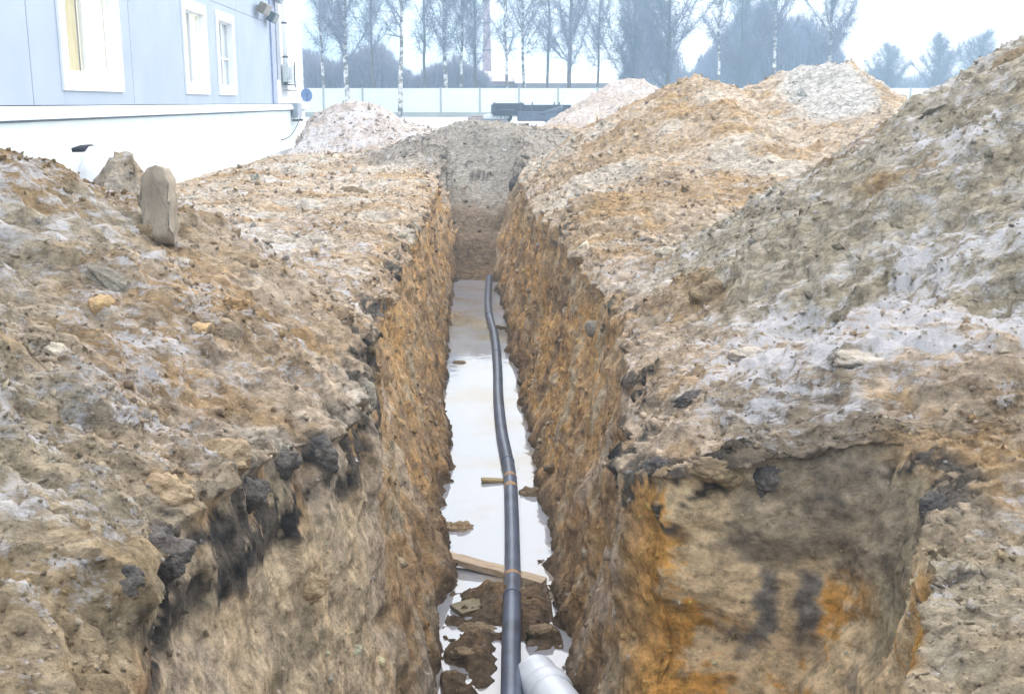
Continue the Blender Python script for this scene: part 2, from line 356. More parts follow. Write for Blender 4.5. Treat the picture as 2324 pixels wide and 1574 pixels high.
    wc = mixc(wc, c(.62, .30, .05), nr * sst(.05, .35, wn + .05 + .3 * n3 + .35 * sst(.9, .55, Xn)) * .85)
    wc = mixc(wc, c(.15, .14, .14), nr * sst(.6, .7, st + .4 * n3) * .6)
    wc = mixc(wc, c(.34, .285, .20), nr * sst(1.2, 1.38, Xn + .1 * n2))
    for sx_, sw_ in ((.97, .045), (1.12, .06)):
        wc = mixc(wc, c(.15, .15, .16), nr * sst(sw_, sw_ * .5, np.abs(Xn - sx_ + .04 * n3)) * sst(-.72, -.6, Zn + .1 * n2) * sst(-.3, -.36, Zn) * .85)
    nl = (zone == 1) * sst(5.2, 4.4, Yn) * sst(-.1, -.3, Zn)
    wc = mixc(wc, c(.60, .48, .33), nl * .75 * sst(-.5, .2, wn2 + .3))
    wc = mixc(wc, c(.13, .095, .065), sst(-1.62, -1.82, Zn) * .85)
    near = sst(7.5, 4.5, Yn)
    bandlo = -.22 - .05 * n2; bandhi = .10 + .14 * n1 + .12 * n3
    inb = sst(bandlo - .03, bandlo + .03, Zn) * sst(bandhi + .03, bandhi - .03, Zn)
    thr = np.where(zone <= 1, .36, -.05) * near + (1 - near) * -.45
    bm_ = inb * sst(-.06, .06, n1 * .8 + n2 * .5 + .45 * n3 + thr - .12)
    bm_ = bm_ * np.where(outer > 0, sst(.25, .1, np.where(zone == 0, lipl[:, None] - X, X - lipr[:, None])), 1)
    wc = wc * 1.18
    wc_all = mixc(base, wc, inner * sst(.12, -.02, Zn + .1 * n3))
    black = mixc(np.ones(P.shape) * c(.055, .052, .054), c(.14, .12, .10), sst(-.15, .45, n3 + .5 * fine))
    wc_all = mixc(wc_all, mixc(np.ones(P.shape) * c(.21, .155, .105), c(.31, .28, .24), sst(22.3, 23.4, Yn + .5 * n3 + .5 * n1)), (zone == 2) * sst(20.3, 20.8, Yn))
    colr = mixc(wc_all, black, bm_ * sst(2.3, 2.9, Yn + .3 * n2))
    # dark loam slab over the near right face
    slab = sst(.36, .24, np.abs(Xn - 1.12 + .1 * n2)) * sst(.8, .4, np.abs(Yn - 4.2)) * sst(-.36, -.26, Zn + .08 * n3) * (zone >= 3)
    colr = mixc(colr, mixc(np.ones(P.shape) * c(.32, .26, .195), c(.22, .18, .14), sst(-.2, .3, n3)), slab * .85)
    frost = outer * (.405 + .12 * fbm(Xn * .4, Yn, Zn, 1.1, 3) + .12 * n3) * sst(.3, .8, Nn[..., 2])
    frost = frost + .10 * sst(-1.0, -3.0, Xn) * outer * sst(0, 3, Yn) - .12 * sst(9, 14, Yn) * (1 - sst(28, 34, Yn))
    frost = frost + sst(4.2, 4.7, Yn) * sst(6.8, 5.8, Yn) * sst(.8, 1.2, Xn) * sst(3.2, 2.2, Xn) * .13 * (1 + 1.2 * n2)
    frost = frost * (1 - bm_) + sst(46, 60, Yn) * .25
    idx = np.arange(R * C).reshape(R, C)
    F = np.stack([idx[:-1, :-1], idx[:-1, 1:], idx[1:, 1:], idx[1:, :-1]], -1).reshape(-1, 4)
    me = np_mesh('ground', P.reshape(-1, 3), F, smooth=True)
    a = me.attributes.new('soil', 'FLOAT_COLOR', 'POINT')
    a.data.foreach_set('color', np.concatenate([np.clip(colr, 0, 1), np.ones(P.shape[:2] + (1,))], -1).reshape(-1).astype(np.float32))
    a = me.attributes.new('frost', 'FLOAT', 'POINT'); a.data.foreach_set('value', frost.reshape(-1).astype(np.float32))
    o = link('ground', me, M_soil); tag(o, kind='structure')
    # coarser copy for ray casting
    P2 = P[::2, ::2]; r2, c2 = P2.shape[:2]; id2 = np.arange(r2 * c2).reshape(r2, c2)
    F2 = np.stack([id2[:-1, :-1], id2[:-1, 1:], id2[1:, 1:], id2[1:, :-1]], -1).reshape(-1, 4)
    return P, colr, zone, BVHTree.FromPolygons(P2.reshape(-1, 3).tolist(), F2.tolist())
GP, GC, GZONE, BVH = build_ground()

RC = Matrix.Rotation(math.radians(90) - PITCH, 3, 'X')
def ray(px, py):  # photo position measured on a 2324 px wide print
    return (RC @ Vector(((px - 1162) / 2500, (787 - py) / 2500, -1))).normalized()
def at(px, py):   # where that sight line meets the ground
    rr_ = ray(px, py); h = BVH.ray_cast(Vector((0, 0, CAMZ)), rr_)
    if h[0] is not None and h[0].z < WATER: return Vector((0, 0, CAMZ)) + rr_ * ((WATER - CAMZ) / rr_.z), Vector((0, 0, 1))
    return h[0], h[1]
def at_d(px, d, z=0):  # ground distance d
    return Vector(((px - 1162) / 2500 * d, d, z))
def drop(x, y):
    h = BVH.ray_cast(Vector((x, y, 9)), Vector((0, 0, -1))); return h[0].z if h[0] else 0

# far yard: one sheet round the worked ground, out to the horizon
def far_ground():
    xs = np.concatenate([np.linspace(-260, -14.2, 24), np.linspace(16.2, 260, 24)]); ys = np.concatenate([np.linspace(-120, -10.4, 14), np.linspace(61.0, 330, 40)])
    X, Y = np.meshgrid(xs, ys); Z = -.05 + 0 * X
    V = np.stack([X, Y, Z], -1).reshape(-1, 3); nx = len(xs); F = []
    for j in range(len(ys) - 1):
        for i in range(nx - 1):
            if i == 23 and j == 13: continue
            F.append((j * nx + i, j * nx + i + 1, (j + 1) * nx + i + 1, (j + 1) * nx + i))
    me = np_mesh('yard', V, F)
    m = surf('yard_frosted', (.60, .60, .62), (.40, .37, .34), scale=.25, rough=.9, bump=.4, bscale=3, detail=8, lo=.35, hi=.6)
    tag(link('yard', me, m), kind='structure')
far_ground()

# ------------------------------------------------------------------ water in the trench
def water():
    m, n, b = mat('milky_water')
    b.inputs['Base Color'].default_value = (.62, .60, .58, 1); b.inputs['Roughness'].default_value = .035; b.inputs['IOR'].default_value = 2.3
    tcn = N(n, 'ShaderNodeTexCoord'); nn = N(n, 'ShaderNodeTexNoise', Scale=1.3, Detail=3); n.links.new(tcn.outputs['Object'], nn.inputs['Vector'])
    r = N(n, 'ShaderNodeValToRGB'); r.color_ramp.elements[0].color = (.26, .21, .13, 1); r.color_ramp.elements[1].color = (.29, .30, .34, 1)
    r.color_ramp.elements[0].position = .3; r.color_ramp.elements[1].position = .5
    n.links.new(nn.outputs['Fac'], r.inputs[0]); n.links.new(r.outputs[0], b.inputs['Base Color'])
    bn = N(n, 'ShaderNodeTexNoise', Scale=7, Detail=2); n.links.new(tcn.outputs['Object'], bn.inputs['Vector'])
    bu = N(n, 'ShaderNodeBump', Strength=.05, Distance=.02); n.links.new(bn.outputs['Fac'], bu.inputs['Height']); n.links.new(bu.outputs[0], b.inputs['Normal'])
    V, F = [], []
    ys = np.linspace(1.55, 20.9, 60)
    for i, y in enumerate(ys):
        l = float(interp(y, FLL)) - .22; r_ = float(interp(y, FLR)) + .22
        V += [(l, y, WATER), (r_, y, WATER)]
        if i: F.append((2 * i - 2, 2 * i - 1, 2 * i + 1, 2 * i))
    tag(link('water', np_mesh('water', V, F), m), kind='structure')
water()
def on_plane(px, py, z):
    r = ray(px, py); t = (z - CAMZ) / r.z; return Vector((0, 0, CAMZ)) + r * t

# ------------------------------------------------------------------ pipes and planks in the trench
M_black = surf('black_polyethylene', (.10, .13, .20), (.06, .075, .11), scale=5, rough=.32, bump=.08)
M_smear = surf('sand_smear', (.42, .27, .14), (.30, .2, .12), scale=30, rough=.9, bump=.6)
M_white_pipe = surf('pale_pipe', (.66, .72, .82), (.42, .47, .55), scale=3.5, rough=.3, bump=.05, lo=.3, hi=.55)
def catmull(pts, n=8):
    P = [pts[0]] + pts + [pts[-1]]; outp = []
    for i in range(1, len(P) - 2):
        for k in range(n):
            t = k / n; a, b, c_, d = P[i - 1], P[i], P[i + 1], P[i + 2]
            outp.append(.5 * ((2 * b) + (c_ - a) * t + (2 * a - 5 * b + 4 * c_ - d) * t * t + (3 * b - a - 3 * c_ + d) * t ** 3))
    outp.append(P[-2]); return outp
pz = WATER + .035
ctl = [on_plane(*q, pz) for q in [(1103, 640), (1108, 700), (1122, 760), (1129, 830), (1131, 900), (1139, 980), (1156, 1070), (1161, 1160), (1163, 1280), (1162, 1400), (1160, 1490), (1160, 1574)]]
ctl += [ctl[-1] + Vector((.0, -1.2, .03)), ctl[-1] + Vector((.05, -2.6, .25)), ctl[-1] + Vector((.08, -3.3, .6))]
ctl[0] = ctl[0] + Vector((.05, .3, .05))
for c_ in ctl:
    if c_.y < 7.3: c_.z += .075 * min(1, (7.3 - c_.y) / .8)
pts = catmull(ctl)
rt = empty('black_pipe', pts[0])
def rel(ps, o): return [p - o for p in ps]
MB().tube(rel(pts, rt.location), .058, 20).build('pipe_wall', M_black, rt)
for i in (10, 21, 46, 70):
    p, q = pts[i], pts[i + 1]; dvec = (q - p).normalized()
    MB().tube([p - rt.location, p - rt.location + dvec * .025], .0625, 20).build('raised_ring', M_black, rt)
for i, ln_ in ((49, .10), (51, .12), (66, .09)):
    p = pts[i] - rt.location; dvec = (pts[i + 1] - pts[i]).normalized()
    mb = MB(); mb.tube([p + Vector((0, 0, .004)), p + dvec * ln_ * .5 + Vector((0, 0, .007)), p + dvec * ln_ + Vector((0, 0, .004))], [.05, .060, .05], 14); mb.build('sand_smear', M_smear, rt)
tag(rt, 'long black plastic pipe lying in the water along the trench floor', 'pipe')

p0 = Vector((.13, 5.72, WATER + .07)); p1 = Vector((.38, 4.95, WATER + .12)); p2 = Vector((.62, 4.2, WATER + .17))
rt = empty('pale_pipe', p0)
dv = (p1 - p0).normalized()
MB().tube(rel([p0, p1, p2], p0), .125, 32, caps=False).build('pipe_wall', M_white_pipe, rt)
MB().tube([dv * .0, dv * .03, dv * .05], [.122, .125, .119], 32, caps=True).build('end_cap', M_white_pipe, rt)
MB().tube([dv * .16, dv * .18, dv * .26, dv * .28], [.126, .138, .138, .126], 32, caps=False).build('socket_ring', M_white_pipe, rt)
tag(rt, 'thick pale bluish pipe end poking into the trench at the bottom of the picture', 'pipe')

M_wood = surf('pale_wood', (.50, .40, .30), (.33, .25, .17), scale=9, rough=.75, stretch=(1, 12, 6), bump=.3)
M_wood_wet = surf('wet_wood', (.20, .16, .08), (.11, .09, .05), scale=9, rough=.5, stretch=(1, 12, 6), bump=.3)
def beam(name, a, b, wd, th, m, label, sag=0):
    a, b = Vector(a), Vector(b); L = (b - a).length
    rr = empty(name, (a + b) / 2); dirv = (b - a).normalized(); rr.rotation_euler = dirv.to_track_quat('X', 'Z').to_euler()
    mb = MB(); n = 14; rnd = random.Random(hash(label) % 999 if 0 else len(label))
    prev = None
    for i in range(n + 1):
        x = -L / 2 + L * i / n; j = rnd.uniform(-.003, .003); k = rnd.uniform(-.003, .003)
        ring = [mb.bm.verts.new((x, -wd / 2 + j, -th / 2 + k)), mb.bm.verts.new((x, wd / 2 + j, -th / 2 + k)), mb.bm.verts.new((x, wd / 2 + k, th / 2 + j)), mb.bm.verts.new((x, -wd / 2 + k, th / 2 + j))]
        if prev:
            for q in range(4): mb.bm.faces.new((prev[q], prev[(q + 1) % 4], ring[(q + 1) % 4], ring[q]))
        else: mb.bm.faces.new(ring[::-1])
        prev = ring
    mb.bm.faces.new(prev)
    mb.build('plank_board', m, rr)
    return rr
a = on_plane(1012, 1262, WATER + .06); b = on_plane(1235, 1322, WATER + .0)
r_ = beam('plank', a, b, .10, .045, M_wood, 'p1'); tag(r_, 'pale plank lying across the trench just under the black pipe', 'plank')
mb = MB()
mb.box(-.32, -.26, -.068, -.052, -.018, .012)
mb.build('splinter', M_wood_wet, r_)
a = on_plane(1035, 1385, WATER + .02); b = on_plane(1215, 1335, WATER + .015)
r_ = beam('plank', a, b, .16, .03, M_wood_wet, 'p22'); tag(r_, 'dark soaked board awash below the pale plank', 'plank')
chip = on_plane(1120, 1093, WATER)
mb = MB(); mb.box(-.11, .09, -.035, .035, 0, .03, .01); o = mb.build('wood_chip', surf('chip_wood', (.34, .26, .12), rough=.7)); o.location = chip; o.rotation_euler = (0, .08, .1)
tag(o, 'small brown wood chip floating left of the black pipe', 'wood chip')
a = on_plane(1112, 738, WATER + .05); b = on_plane(1152, 744, WATER + .05)
r_ = beam('stick', a, b, .07, .05, M_wood_wet, 'p3'); tag(r_, 'short brown stick crossing from far trench side to the black pipe', 'stick')

# ------------------------------------------------------------------ clods, stones
def clod_mesh(name, seed, sub=3, rough=.28, sharp=False, squash=(1, 1, 1)):
    bm = bmesh.new(); bmesh.ops.create_icosphere(bm, subdivisions=sub, radius=1)
    V = np.array([v.co[:] for v in bm.verts])
    n = fbm(V[:, 0] + seed * 7.7, V[:, 1] + seed, V[:, 2], .9, 2) * rough * 1.3 + fbm(V[:, 0], V[:, 1] + seed * 3, V[:, 2], 2.8, 3) * rough * .55
    if sharp: n = np.round(n * 6) / 6 * .7 + n * .3
    V = V * (1 + n)[:, None] * np.array(squash)
    for v, q in zip(bm.verts, V): v.co = q
    for f in bm.faces: f.smooth = True
    me = bpy.data.meshes.new(name); bm.to_mesh(me); bm.free(); return me
def clod_mat(name, a, b, sc=14): return surf(name, a, b, scale=sc, rough=.92, bump=.9, bscale=45, detail=6, bdist=.03)
K = {'black': clod_mat('black_earth', (.13, .115, .105), (.045, .042, .045)), 'tan': clod_mat('tan_earth', (.38, .29, .19), (.24, .17, .10)),
     'brown': clod_mat('brown_earth', (.27, .20, .12), (.15, .11, .07)), 'orange': clod_mat('orange_earth', (.48, .33, .17), (.36, .25, .14)),
     'pale': clod_mat('pale_earth', (.50, .46, .38), (.36, .31, .24)), 'grey': clod_mat('grey_earth', (.30, .275, .23), (.19, .17, .14)),
     'frost': clod_mat('frosted_earth', (.50, .46, .42), (.36, .31, .25))}
CL = [  # px, py, rx px, rz px, colour, label, squash-y, tilt
 (1597, 672, 46, 44, 'brown', 'large blocky brown clod standing where the grey heap meets the right bank', .8, 0),
 (1512, 577, 36, 22, 'pale', 'pale rounded lump of clay on the right bank, behind the blocky brown clod', .9, .2),
 (262, 642, 62, 24, 'grey', 'long grey lump lying tilted across the left spoil bank', .6, .5),
 (225, 686, 26, 22, 'orange', 'small orange clod below the long grey lump on the left bank', 1, 0),
 (122, 792, 34, 18, 'pale', 'pale oval stone at the left of the spoil bank with a dark gap under it', .8, .3),
 (462, 742, 28, 17, 'orange', 'yellow-orange clod in the middle of the left bank above the trench', 1, 0),
 (712, 472, 40, 26, 'frost', 'pale rounded boulder near the left rim of the trench', .9, 0),
 (800, 430, 30, 15, 'brown', 'low brown clod just behind the pale boulder by the left trench rim', .9, 0),
 (862, 505, 26, 14, 'frost', 'light sandy lump on the left rim to the right of the pale boulder', .9, 0),
 (330, 530, 34, 30, 'brown', 'olive brown clod at the foot of the upright slab on the left bank', .9, 0),
 (365, 1250, 88, 62, 'black', 'big black topsoil clod, nearest of the dark row along the left trench rim', .55, -.3),
 (560, 1125, 66, 44, 'black', 'black topsoil clod in the middle of the dark row along the left rim', .5, -.2),
 (640, 1058, 52, 34, 'black', 'ragged black clod between the middle and the farthest of the dark row', .5, -.3),
 (732, 1030, 46, 42, 'black', 'farthest black topsoil clod of the dark row on the left trench rim', .6, .2),
 (300, 1318, 36, 40, 'black', 'small black lump hanging at the near end of the dark row', .6, .2),
 (395, 1110, 60, 44, 'tan', 'brown sandy block of soil resting above the big black clod', .6, .2),
 (500, 1030, 64, 44, 'tan', 'rounded sandy soil block above the middle black clod', .6, -.3),
 (835, 905, 22, 46, 'grey', 'dark grey streaked lump on the left trench wall beside the row of black clods', .5, 0),
 (1480, 1060, 34, 34, 'black', 'dark grey clod on the right rim at the corner of the cut face', .6, 0),
 (1740, 1095, 36, 40, 'black', 'dark clod set in the right bank above the ochre patch', .6, .2),
 (1620, 1065, 52, 26, 'brown', 'brown loam block between the two dark clods on the right bank', .6, .3),
 (2110, 1150, 34, 44, 'black', 'small dark clod at the right end of the cut face', .6, 0),
 (1560, 900, 34, 14, 'black', 'thin dark lump tucked under the right rim', .7, -.3),
 (1350, 745, 30, 22, 'grey', 'blue-grey clay lump stuck on the right trench wall', .6, .5),
 (945, 520, 18, 14, 'grey', 'little dark lump on the far left trench wall', .7, 0),
 (1170, 415, 20, 24, 'black', 'black hollow-looking clod at the far right rim of the trench', .6, 0),
 (1042, 822, 20, 8, 'brown', 'tiny mud lump sticking out of the water at the left trench foot', .9, 0),
 (1045, 1196, 38, 26, 'tan', 'brown slumped clod jutting from the left wall into the water', .7, .3),
 (1200, 1120, 34, 26, 'brown', 'muddy clod between the black pipe and the right trench wall', .8, 0),
 (1085, 1425, 42, 16, 'brown', 'wet brown mud lump in the shallow water, left of the black pipe', .9, 0),
 (1225, 1425, 30, 18, 'brown', 'wet mud lump in the shallows, right of the black pipe', .9, 0),
 (1052, 1478, 30, 12, 'brown', 'flat mud lump between two puddles near the bottom of the picture', .9, 0),
 (2130, 240, 40, 12, 'grey', 'dark lump high on the slope of the big right heap', .9, -.4),
 (2305, 130, 40, 26, 'brown', 'dark brown clod on the crest of the big heap at the right edge', 1, -.4),
 (1255, 1062, 26, 14, 'brown', 'olive brown pebble-like clod on the right trench wall above the shallows', .7, 0),
 (700, 1340, 50, 40, 'tan', 'smooth tan block on the near left trench wall below the black row', .5, .2),
 (2250, 720, 34, 12, 'grey', 'flat grey clod half buried on the flank of the big right heap', .8, -.3),
 (1960, 815, 60, 20, 'frost', 'frost-covered flat clod at the foot of the big right heap', .8, .1),
 (1700, 800, 44, 18, 'frost', 'frosted clod right of the dark hollow on the right bank', .8, .1),
]
for i, (px, py, rx, rz_, kc, label, sy, tilt) in enumerate(CL):
    hit, nrm = at(px, py)
    if hit is None: continue
    zd = (hit - Vector((0, 0, CAMZ))).length
    sx = rx * zd / 2500; sz = rz_ * zd / 2500
    me = clod_mesh('clod', i + 1, 4 if rx > 30 else 3, .30, kc in ('black', 'brown', 'tan'), (sx, (sx + sz) / 2 * sy, sz))
    o = link('soil_clod' if kc not in ('pale',) else 'stone', me, K[kc]); o.location = hit - nrm * min(sx, sz) * .45 + Vector((0, 0, 0)); o.rotation_euler = (0, tilt, 0)
    tag(o, label, 'clod' if kc != 'pale' else 'stone')

# loose crumbs nobody could count
def crumbs():
    rs = np.random.RandomState(5); R, C = GP.shape[:2]
    z = np.broadcast_to(GZONE, (R, C)); W = np.ones((R, C))
    d = GP[..., 1]; W[(d < 1.2) | (d > 34)] = 0
    gu = np.linalg.norm(np.gradient(GP, axis=1), axis=2); gv = np.linalg.norm(np.gradient(GP, axis=0), axis=2)
    area = gu * gv; clump = fbm(GP[..., 0], GP[..., 1], GP[..., 2], 1.2, 3)
    vis = (np.abs(GP[..., 0]) < .55 * d + .8)
    W = W * vis * area / (np.maximum(d, 1) ** 1.5) * np.exp(1.6 * clump) * np.where((z == 0) | (z == 4), 1, .4) * (GP[..., 0] + 6.9 + .037 * d > 1.6)
    p = (W / W.sum()).ravel(); n = 85000
    idx = rs.choice(R * C, n, p=p); pos = GP.reshape(-1, 3)[idx]; col = GC.reshape(-1, 3)[idx]
    bm = bmesh.new(); bm.free(); IV = np.array([(1, 0, 0), (-1, 0, 0), (0, 1, 0), (0, -1, 0), (0, 0, 1), (0, 0, -1.)]); IF = np.array([(0, 2, 4), (2, 1, 4), (1, 3, 4), (3, 0, 4), (2, 0, 5), (1, 2, 5), (3, 1, 5), (0, 3, 5)])
    k = len(IV); size = np.where(pos[:, 0] > 2.2, .7, 1) * (.0024 + .0008 * pos[:, 1]) * rs.lognormal(0, .6, n); size = np.clip(size, .004, .12)
    jit = 1 + rs.uniform(-.4, .4, (n, k, 1)); sq = rs.uniform(.55, 1.25, (n, 1, 3)) * np.array([1.35, 1.0, .75])
    V = IV[None] * jit * sq; rot = np.linalg.qr(rs.normal(size=(n, 3, 3)))[0]; V = np.einsum('nij,nkj->nki', rot, V); V = V * size[:, None, None] + pos[:, None, :] + np.array([0, 0, 1]) * (size * .05)[:, None, None]
    F = (IF[None] + (np.arange(n) * k)[:, None, None]).reshape(-1, 3)
    me = np_mesh('crumbs', V.reshape(-1, 3), F, smooth=False)
    cc = col * rs.uniform(.6, 1.5, (n, 1)); cc = np.repeat(np.clip(cc, 0, .7), k, 0)
    a = me.attributes.new('soil', 'FLOAT_COLOR', 'POINT'); a.data.foreach_set('color', np.concatenate([cc, np.ones((n * k, 1))], 1).ravel().astype(np.float32))
    fr = np.repeat(rs.uniform(.0, .5, n), k); a = me.attributes.new('frost', 'FLOAT', 'POINT'); a.data.foreach_set('value', fr.astype(np.float32))
    tag(link('loose_crumbs', me, M_soil), 'loose crumbs of soil scattered over the banks and heaps', kind='stuff', cat='soil')
crumbs()

# upright slab and white sack behind the left bank
hit, nrm = at(362, 545)
h_ = hit or Vector((-2.2, 7, .5))
dd = h_.y; sc = (h_ - Vector((0, 0, CAMZ))).length / 2500
mb = MB(); bm = mb.bm; prof = [(-28, -8), (-32, 40), (-34, 90), (-30, 130), (-20, 150), (2, 160), (22, 156), (31, 125), (36, 70), (37, 20), (34, -8)]
fr_, bk_ = [], []
for (a_, b_) in prof:
    fr_.append(bm.verts.new((a_ * sc, -.07, b_ * sc))); bk_.append(bm.verts.new((a_ * sc * .9, .09, b_ * sc * .97)))
bm.faces.new(fr_); bm.faces.new(bk_[::-1])
for i in range(len(prof)): j = (i + 1) % len(prof); bm.faces.new((fr_[j], fr_[i], bk_[i], bk_[j]))
bmesh.ops.triangulate(bm, faces=bm.faces[:]); bmesh.ops.subdivide_edges(bm, edges=bm.edges[:], cuts=3, use_grid_fill=True)
for v in bm.verts:
    q = v.co; nn_ = float(noise3(np.array(q.x * 9), np.array(q.y * 9), np.array(q.z * 9))); v.co += Vector((nn_ * .032, nn_ * .05, nn_ * .03))
for f in bm.faces: f.smooth = True
o = mb.build('upright_slab', surf('weathered_slab', (.34, .295, .24), (.22, .185, .145), scale=7, rough=.9, stretch=(1, 1, .35), bump=.8, bscale=25, bdist=.03)); o.location = h_ + Vector((0, 0, 0)); o.rotation_euler = (-.05, .03, .1)
tag(o, 'upright grey-brown slab of earth standing at the end of the left bank', 'slab')

M_sack = surf('white_sack', (.86, .88, .90), (.7, .72, .76), scale=3, rough=.55, bump=.6, bscale=8, bdist=.05)
M_dark = surf('dark_gap', (.04, .045, .06), rough=.7)
sp = Vector(((226 - 1162) / 2500 * 9.2, 9.2, 0)); sp.z = drop(sp.x, sp.y)
rt = empty('white_sack', sp)
me = clod_mesh('sack', 77, 4, .22, False, (.30, .26, .42)); o = link('sack_body', me, M_sack, rt); o.location = (.05, 0, CAMZ - .40 - sp.z - .34)
me = clod_mesh('sack', 79, 4, .2, False, (.22, .2, .30)); o = link('sack_fold', me, M_sack, rt); o.location = (.16, -.12, CAMZ - .40 - sp.z - .46)
mb = MB(); mb.tube([(-.12, -.02, 0), (-.05, 0, .012), (.03, 0, .02), (.08, .02, .02)], [.018, .03, .028, .015], 10); o = mb.build('sack_mouth', M_dark, rt); o.location = (-.03, -.05, CAMZ - .40 - sp.z + .02)
tag(rt, 'bulging white sack with a dark mouth behind the left spoil bank', 'sack')

# ------------------------------------------------------------------ building on the left
M_panel = surf('blue_grey_panel', (.36, .43, .53), (.31, .38, .49), scale=.7, rough=.5, bump=.03, bscale=60)
M_plinth = surf('white_plinth', (.60, .66, .66), (.53, .60, .61), scale=1.4, rough=.85, bump=.2, bscale=30, stretch=(1, 1, 1.5))
M_flash = surf('white_flashing', (.70, .78, .84), (.62, .70, .78), scale=2, rough=.4, bump=.02)
M_trim = surf('white_trim', (.84, .86, .88), (.78, .81, .84), scale=2, rough=.4, bump=.02)
M_joint_shadow = surf('joint_and_painted_shadow', (.16, .18, .24), rough=.7, bump=0)  # dark behind the panel joints, and for the painted shadow strip
M_conc = surf('pale_concrete', (.74, .76, .76), (.6, .63, .63), scale=2.5, rough=.85, bump=.3, bscale=25)
M_glass, n_, b_ = mat('window_glass'); b_.inputs['Base Color'].default_value = (.8, .85, .88, 1); b_.inputs['Roughness'].default_value = .04
b_.inputs['Alpha'].default_value = .12; b_.inputs['IOR'].default_value = 1.6
M_dkglass = surf('dark_interior', (.09, .12, .20), (.05, .07, .12), scale=2, rough=.6, bump=0)
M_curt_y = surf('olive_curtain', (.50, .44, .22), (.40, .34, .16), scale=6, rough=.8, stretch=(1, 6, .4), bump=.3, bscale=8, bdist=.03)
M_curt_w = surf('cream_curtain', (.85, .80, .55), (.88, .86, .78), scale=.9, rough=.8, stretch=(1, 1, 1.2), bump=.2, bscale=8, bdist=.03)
M_curt_b = surf('white_curtain', (.80, .84, .86), (.66, .72, .8), scale=3, rough=.8, bump=.1)
M_dkmetal = surf('dark_metal', (.07, .08, .10), (.04, .045, .06), scale=8, rough=.5, bump=.05)
M_greymetal = surf('grey_metal', (.32, .36, .42), (.25, .28, .34), scale=4, rough=.45, bump=.03)
for m9, c9, e9 in ((M_curt_y, (.75, .62, .32, 1), .12), (M_curt_w, (1, .92, .66, 1), .2)):  # curtains made to glow themselves, standing in for lamplight in the room
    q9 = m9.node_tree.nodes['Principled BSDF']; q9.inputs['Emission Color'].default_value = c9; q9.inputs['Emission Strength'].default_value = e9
B = empty('office_building', (-6.9, 0, 0), math.atan(.037))
tag(B, 'blue-grey panel-clad building on a white plinth with white-framed windows, at the left', 'building')
yk = math.sqrt(1 + .037 ** 2)
TOP = 7.2
wins = [(19.15, 22.45, 1.60, 3.85), (27.4, 29.85, 1.60, 3.85), (31.0, 33.3, 1.60, 3.85)]
wins = [(a_ * yk, b_ * yk, c_, d_) for a_, b_, c_, d_ in wins]
MB().box(-12, -.001, 2, 40.2, -.4, 1.12).build('plinth', M_plinth, B)
MB().box(-12, -.03, 40.2, 47.2, -.4, 1.12).build('plinth', M_plinth, B)
# sloped drip flashing, in lengths
def flashing(y0, y1, x0=0):
    mb = MB(); prof = [(-.1 + x0, 1.35), (.02 + x0, 1.34), (.085 + x0, 1.23), (.09 + x0, 1.14), (.075 + x0, 1.14), (.0 + x0, 1.13), (-.1 + x0, 1.13)]
    A_ = [mb.bm.verts.new((p, y0, q)) for p, q in prof]; B_ = [mb.bm.verts.new((p, y1, q)) for p, q in prof]
    for i in range(len(prof)): j = (i + 1) % len(prof); mb.bm.faces.new((A_[i], A_[j], B_[j], B_[i]))
    mb.bm.faces.new(A_[::-1]); mb.bm.faces.new(B_); mb.build('drip_flashing', M_flash, B)
seams = [2.0, 7.15, 12.5, 17.85, 23.2, 28.55, 33.9, 39.2]
for a_, b_ in zip(seams, seams[1:] + [47.1]): flashing(a_ * yk + .004, b_ * yk - .004)
MB().box(-.12, .012, 2, 47, 1.098, 1.128).build('painted_shadow_line', M_joint_shadow, B)  # solid dark strip painted in as the shadow line under the flashing
# cladding: inner wall with window holes is made of separate panels, split at seams and round the windows
MB().box(-12, -.35, 2, 47.2, 1.13, TOP).build('inner_wall', M_joint_shadow, B)
def panel(y0, y1, z0, z1, x=0.0, m=M_panel): MB().box(-.34, x, y0 + .012, y1 - .012, z0 + .006, z1 - .006, .006).build('cladding_panel', m, B)
rows = [(1.35, 4.05), (4.05, TOP)]
ss = [s * yk for s in seams]
for a_, b_ in zip(ss, ss[1:]):
    for z0, z1 in rows:
        ws = [w_ for w_ in wins if w_[0] < b_ and w_[1] > a_ and z0 < w_[3]  and w_[2] < z1]
        if not ws: panel(a_, b_, z0, z1); continue
        cur = a_
        for (u0, u1, v0, v1) in ws:
            c0, c1 = max(a_, u0 + .1), min(b_, u1 - .1)
            if c0 - cur > .03: panel(cur, c0, z0, z1)
            MB().box(-.34, 0, c0 - .011, c1 + .011, z0 + .006, v0 + .1, 0).build('cladding_panel', M_panel, B)
            MB().box(-.34, 0, c0 - .011, c1 + .011, v1 - .1, z1 - .006, 0).build('cladding_panel', M_panel, B)
            cur = c1
        if b_ - cur > .03: panel(cur, b_, z0, z1)
panel(39.2 * yk, 40.2, 1.35, TOP)
for z0, z1 in [(1.36, 3.0), (3.0, 5.0), (5.0, TOP)]: panel(40.2, 47.1, z0, z1, -.03, M_trim)
MB().box(-.2, .06, 39.45, 40.25, 1.36, TOP - .1, .01).build('corner_pilaster', surf('grey_pilaster', (.33, .38, .56), rough=.5), B)
MB().box(-.1, .085, 40.3, 40.95, 2.2, TOP - .1, .01).build('corner_strip', M_greymetal, B)
MB().box(-12.2, .3, 1.8, 47.4, TOP, TOP + .3, .02).build('roof_slab', M_greymetal, B)
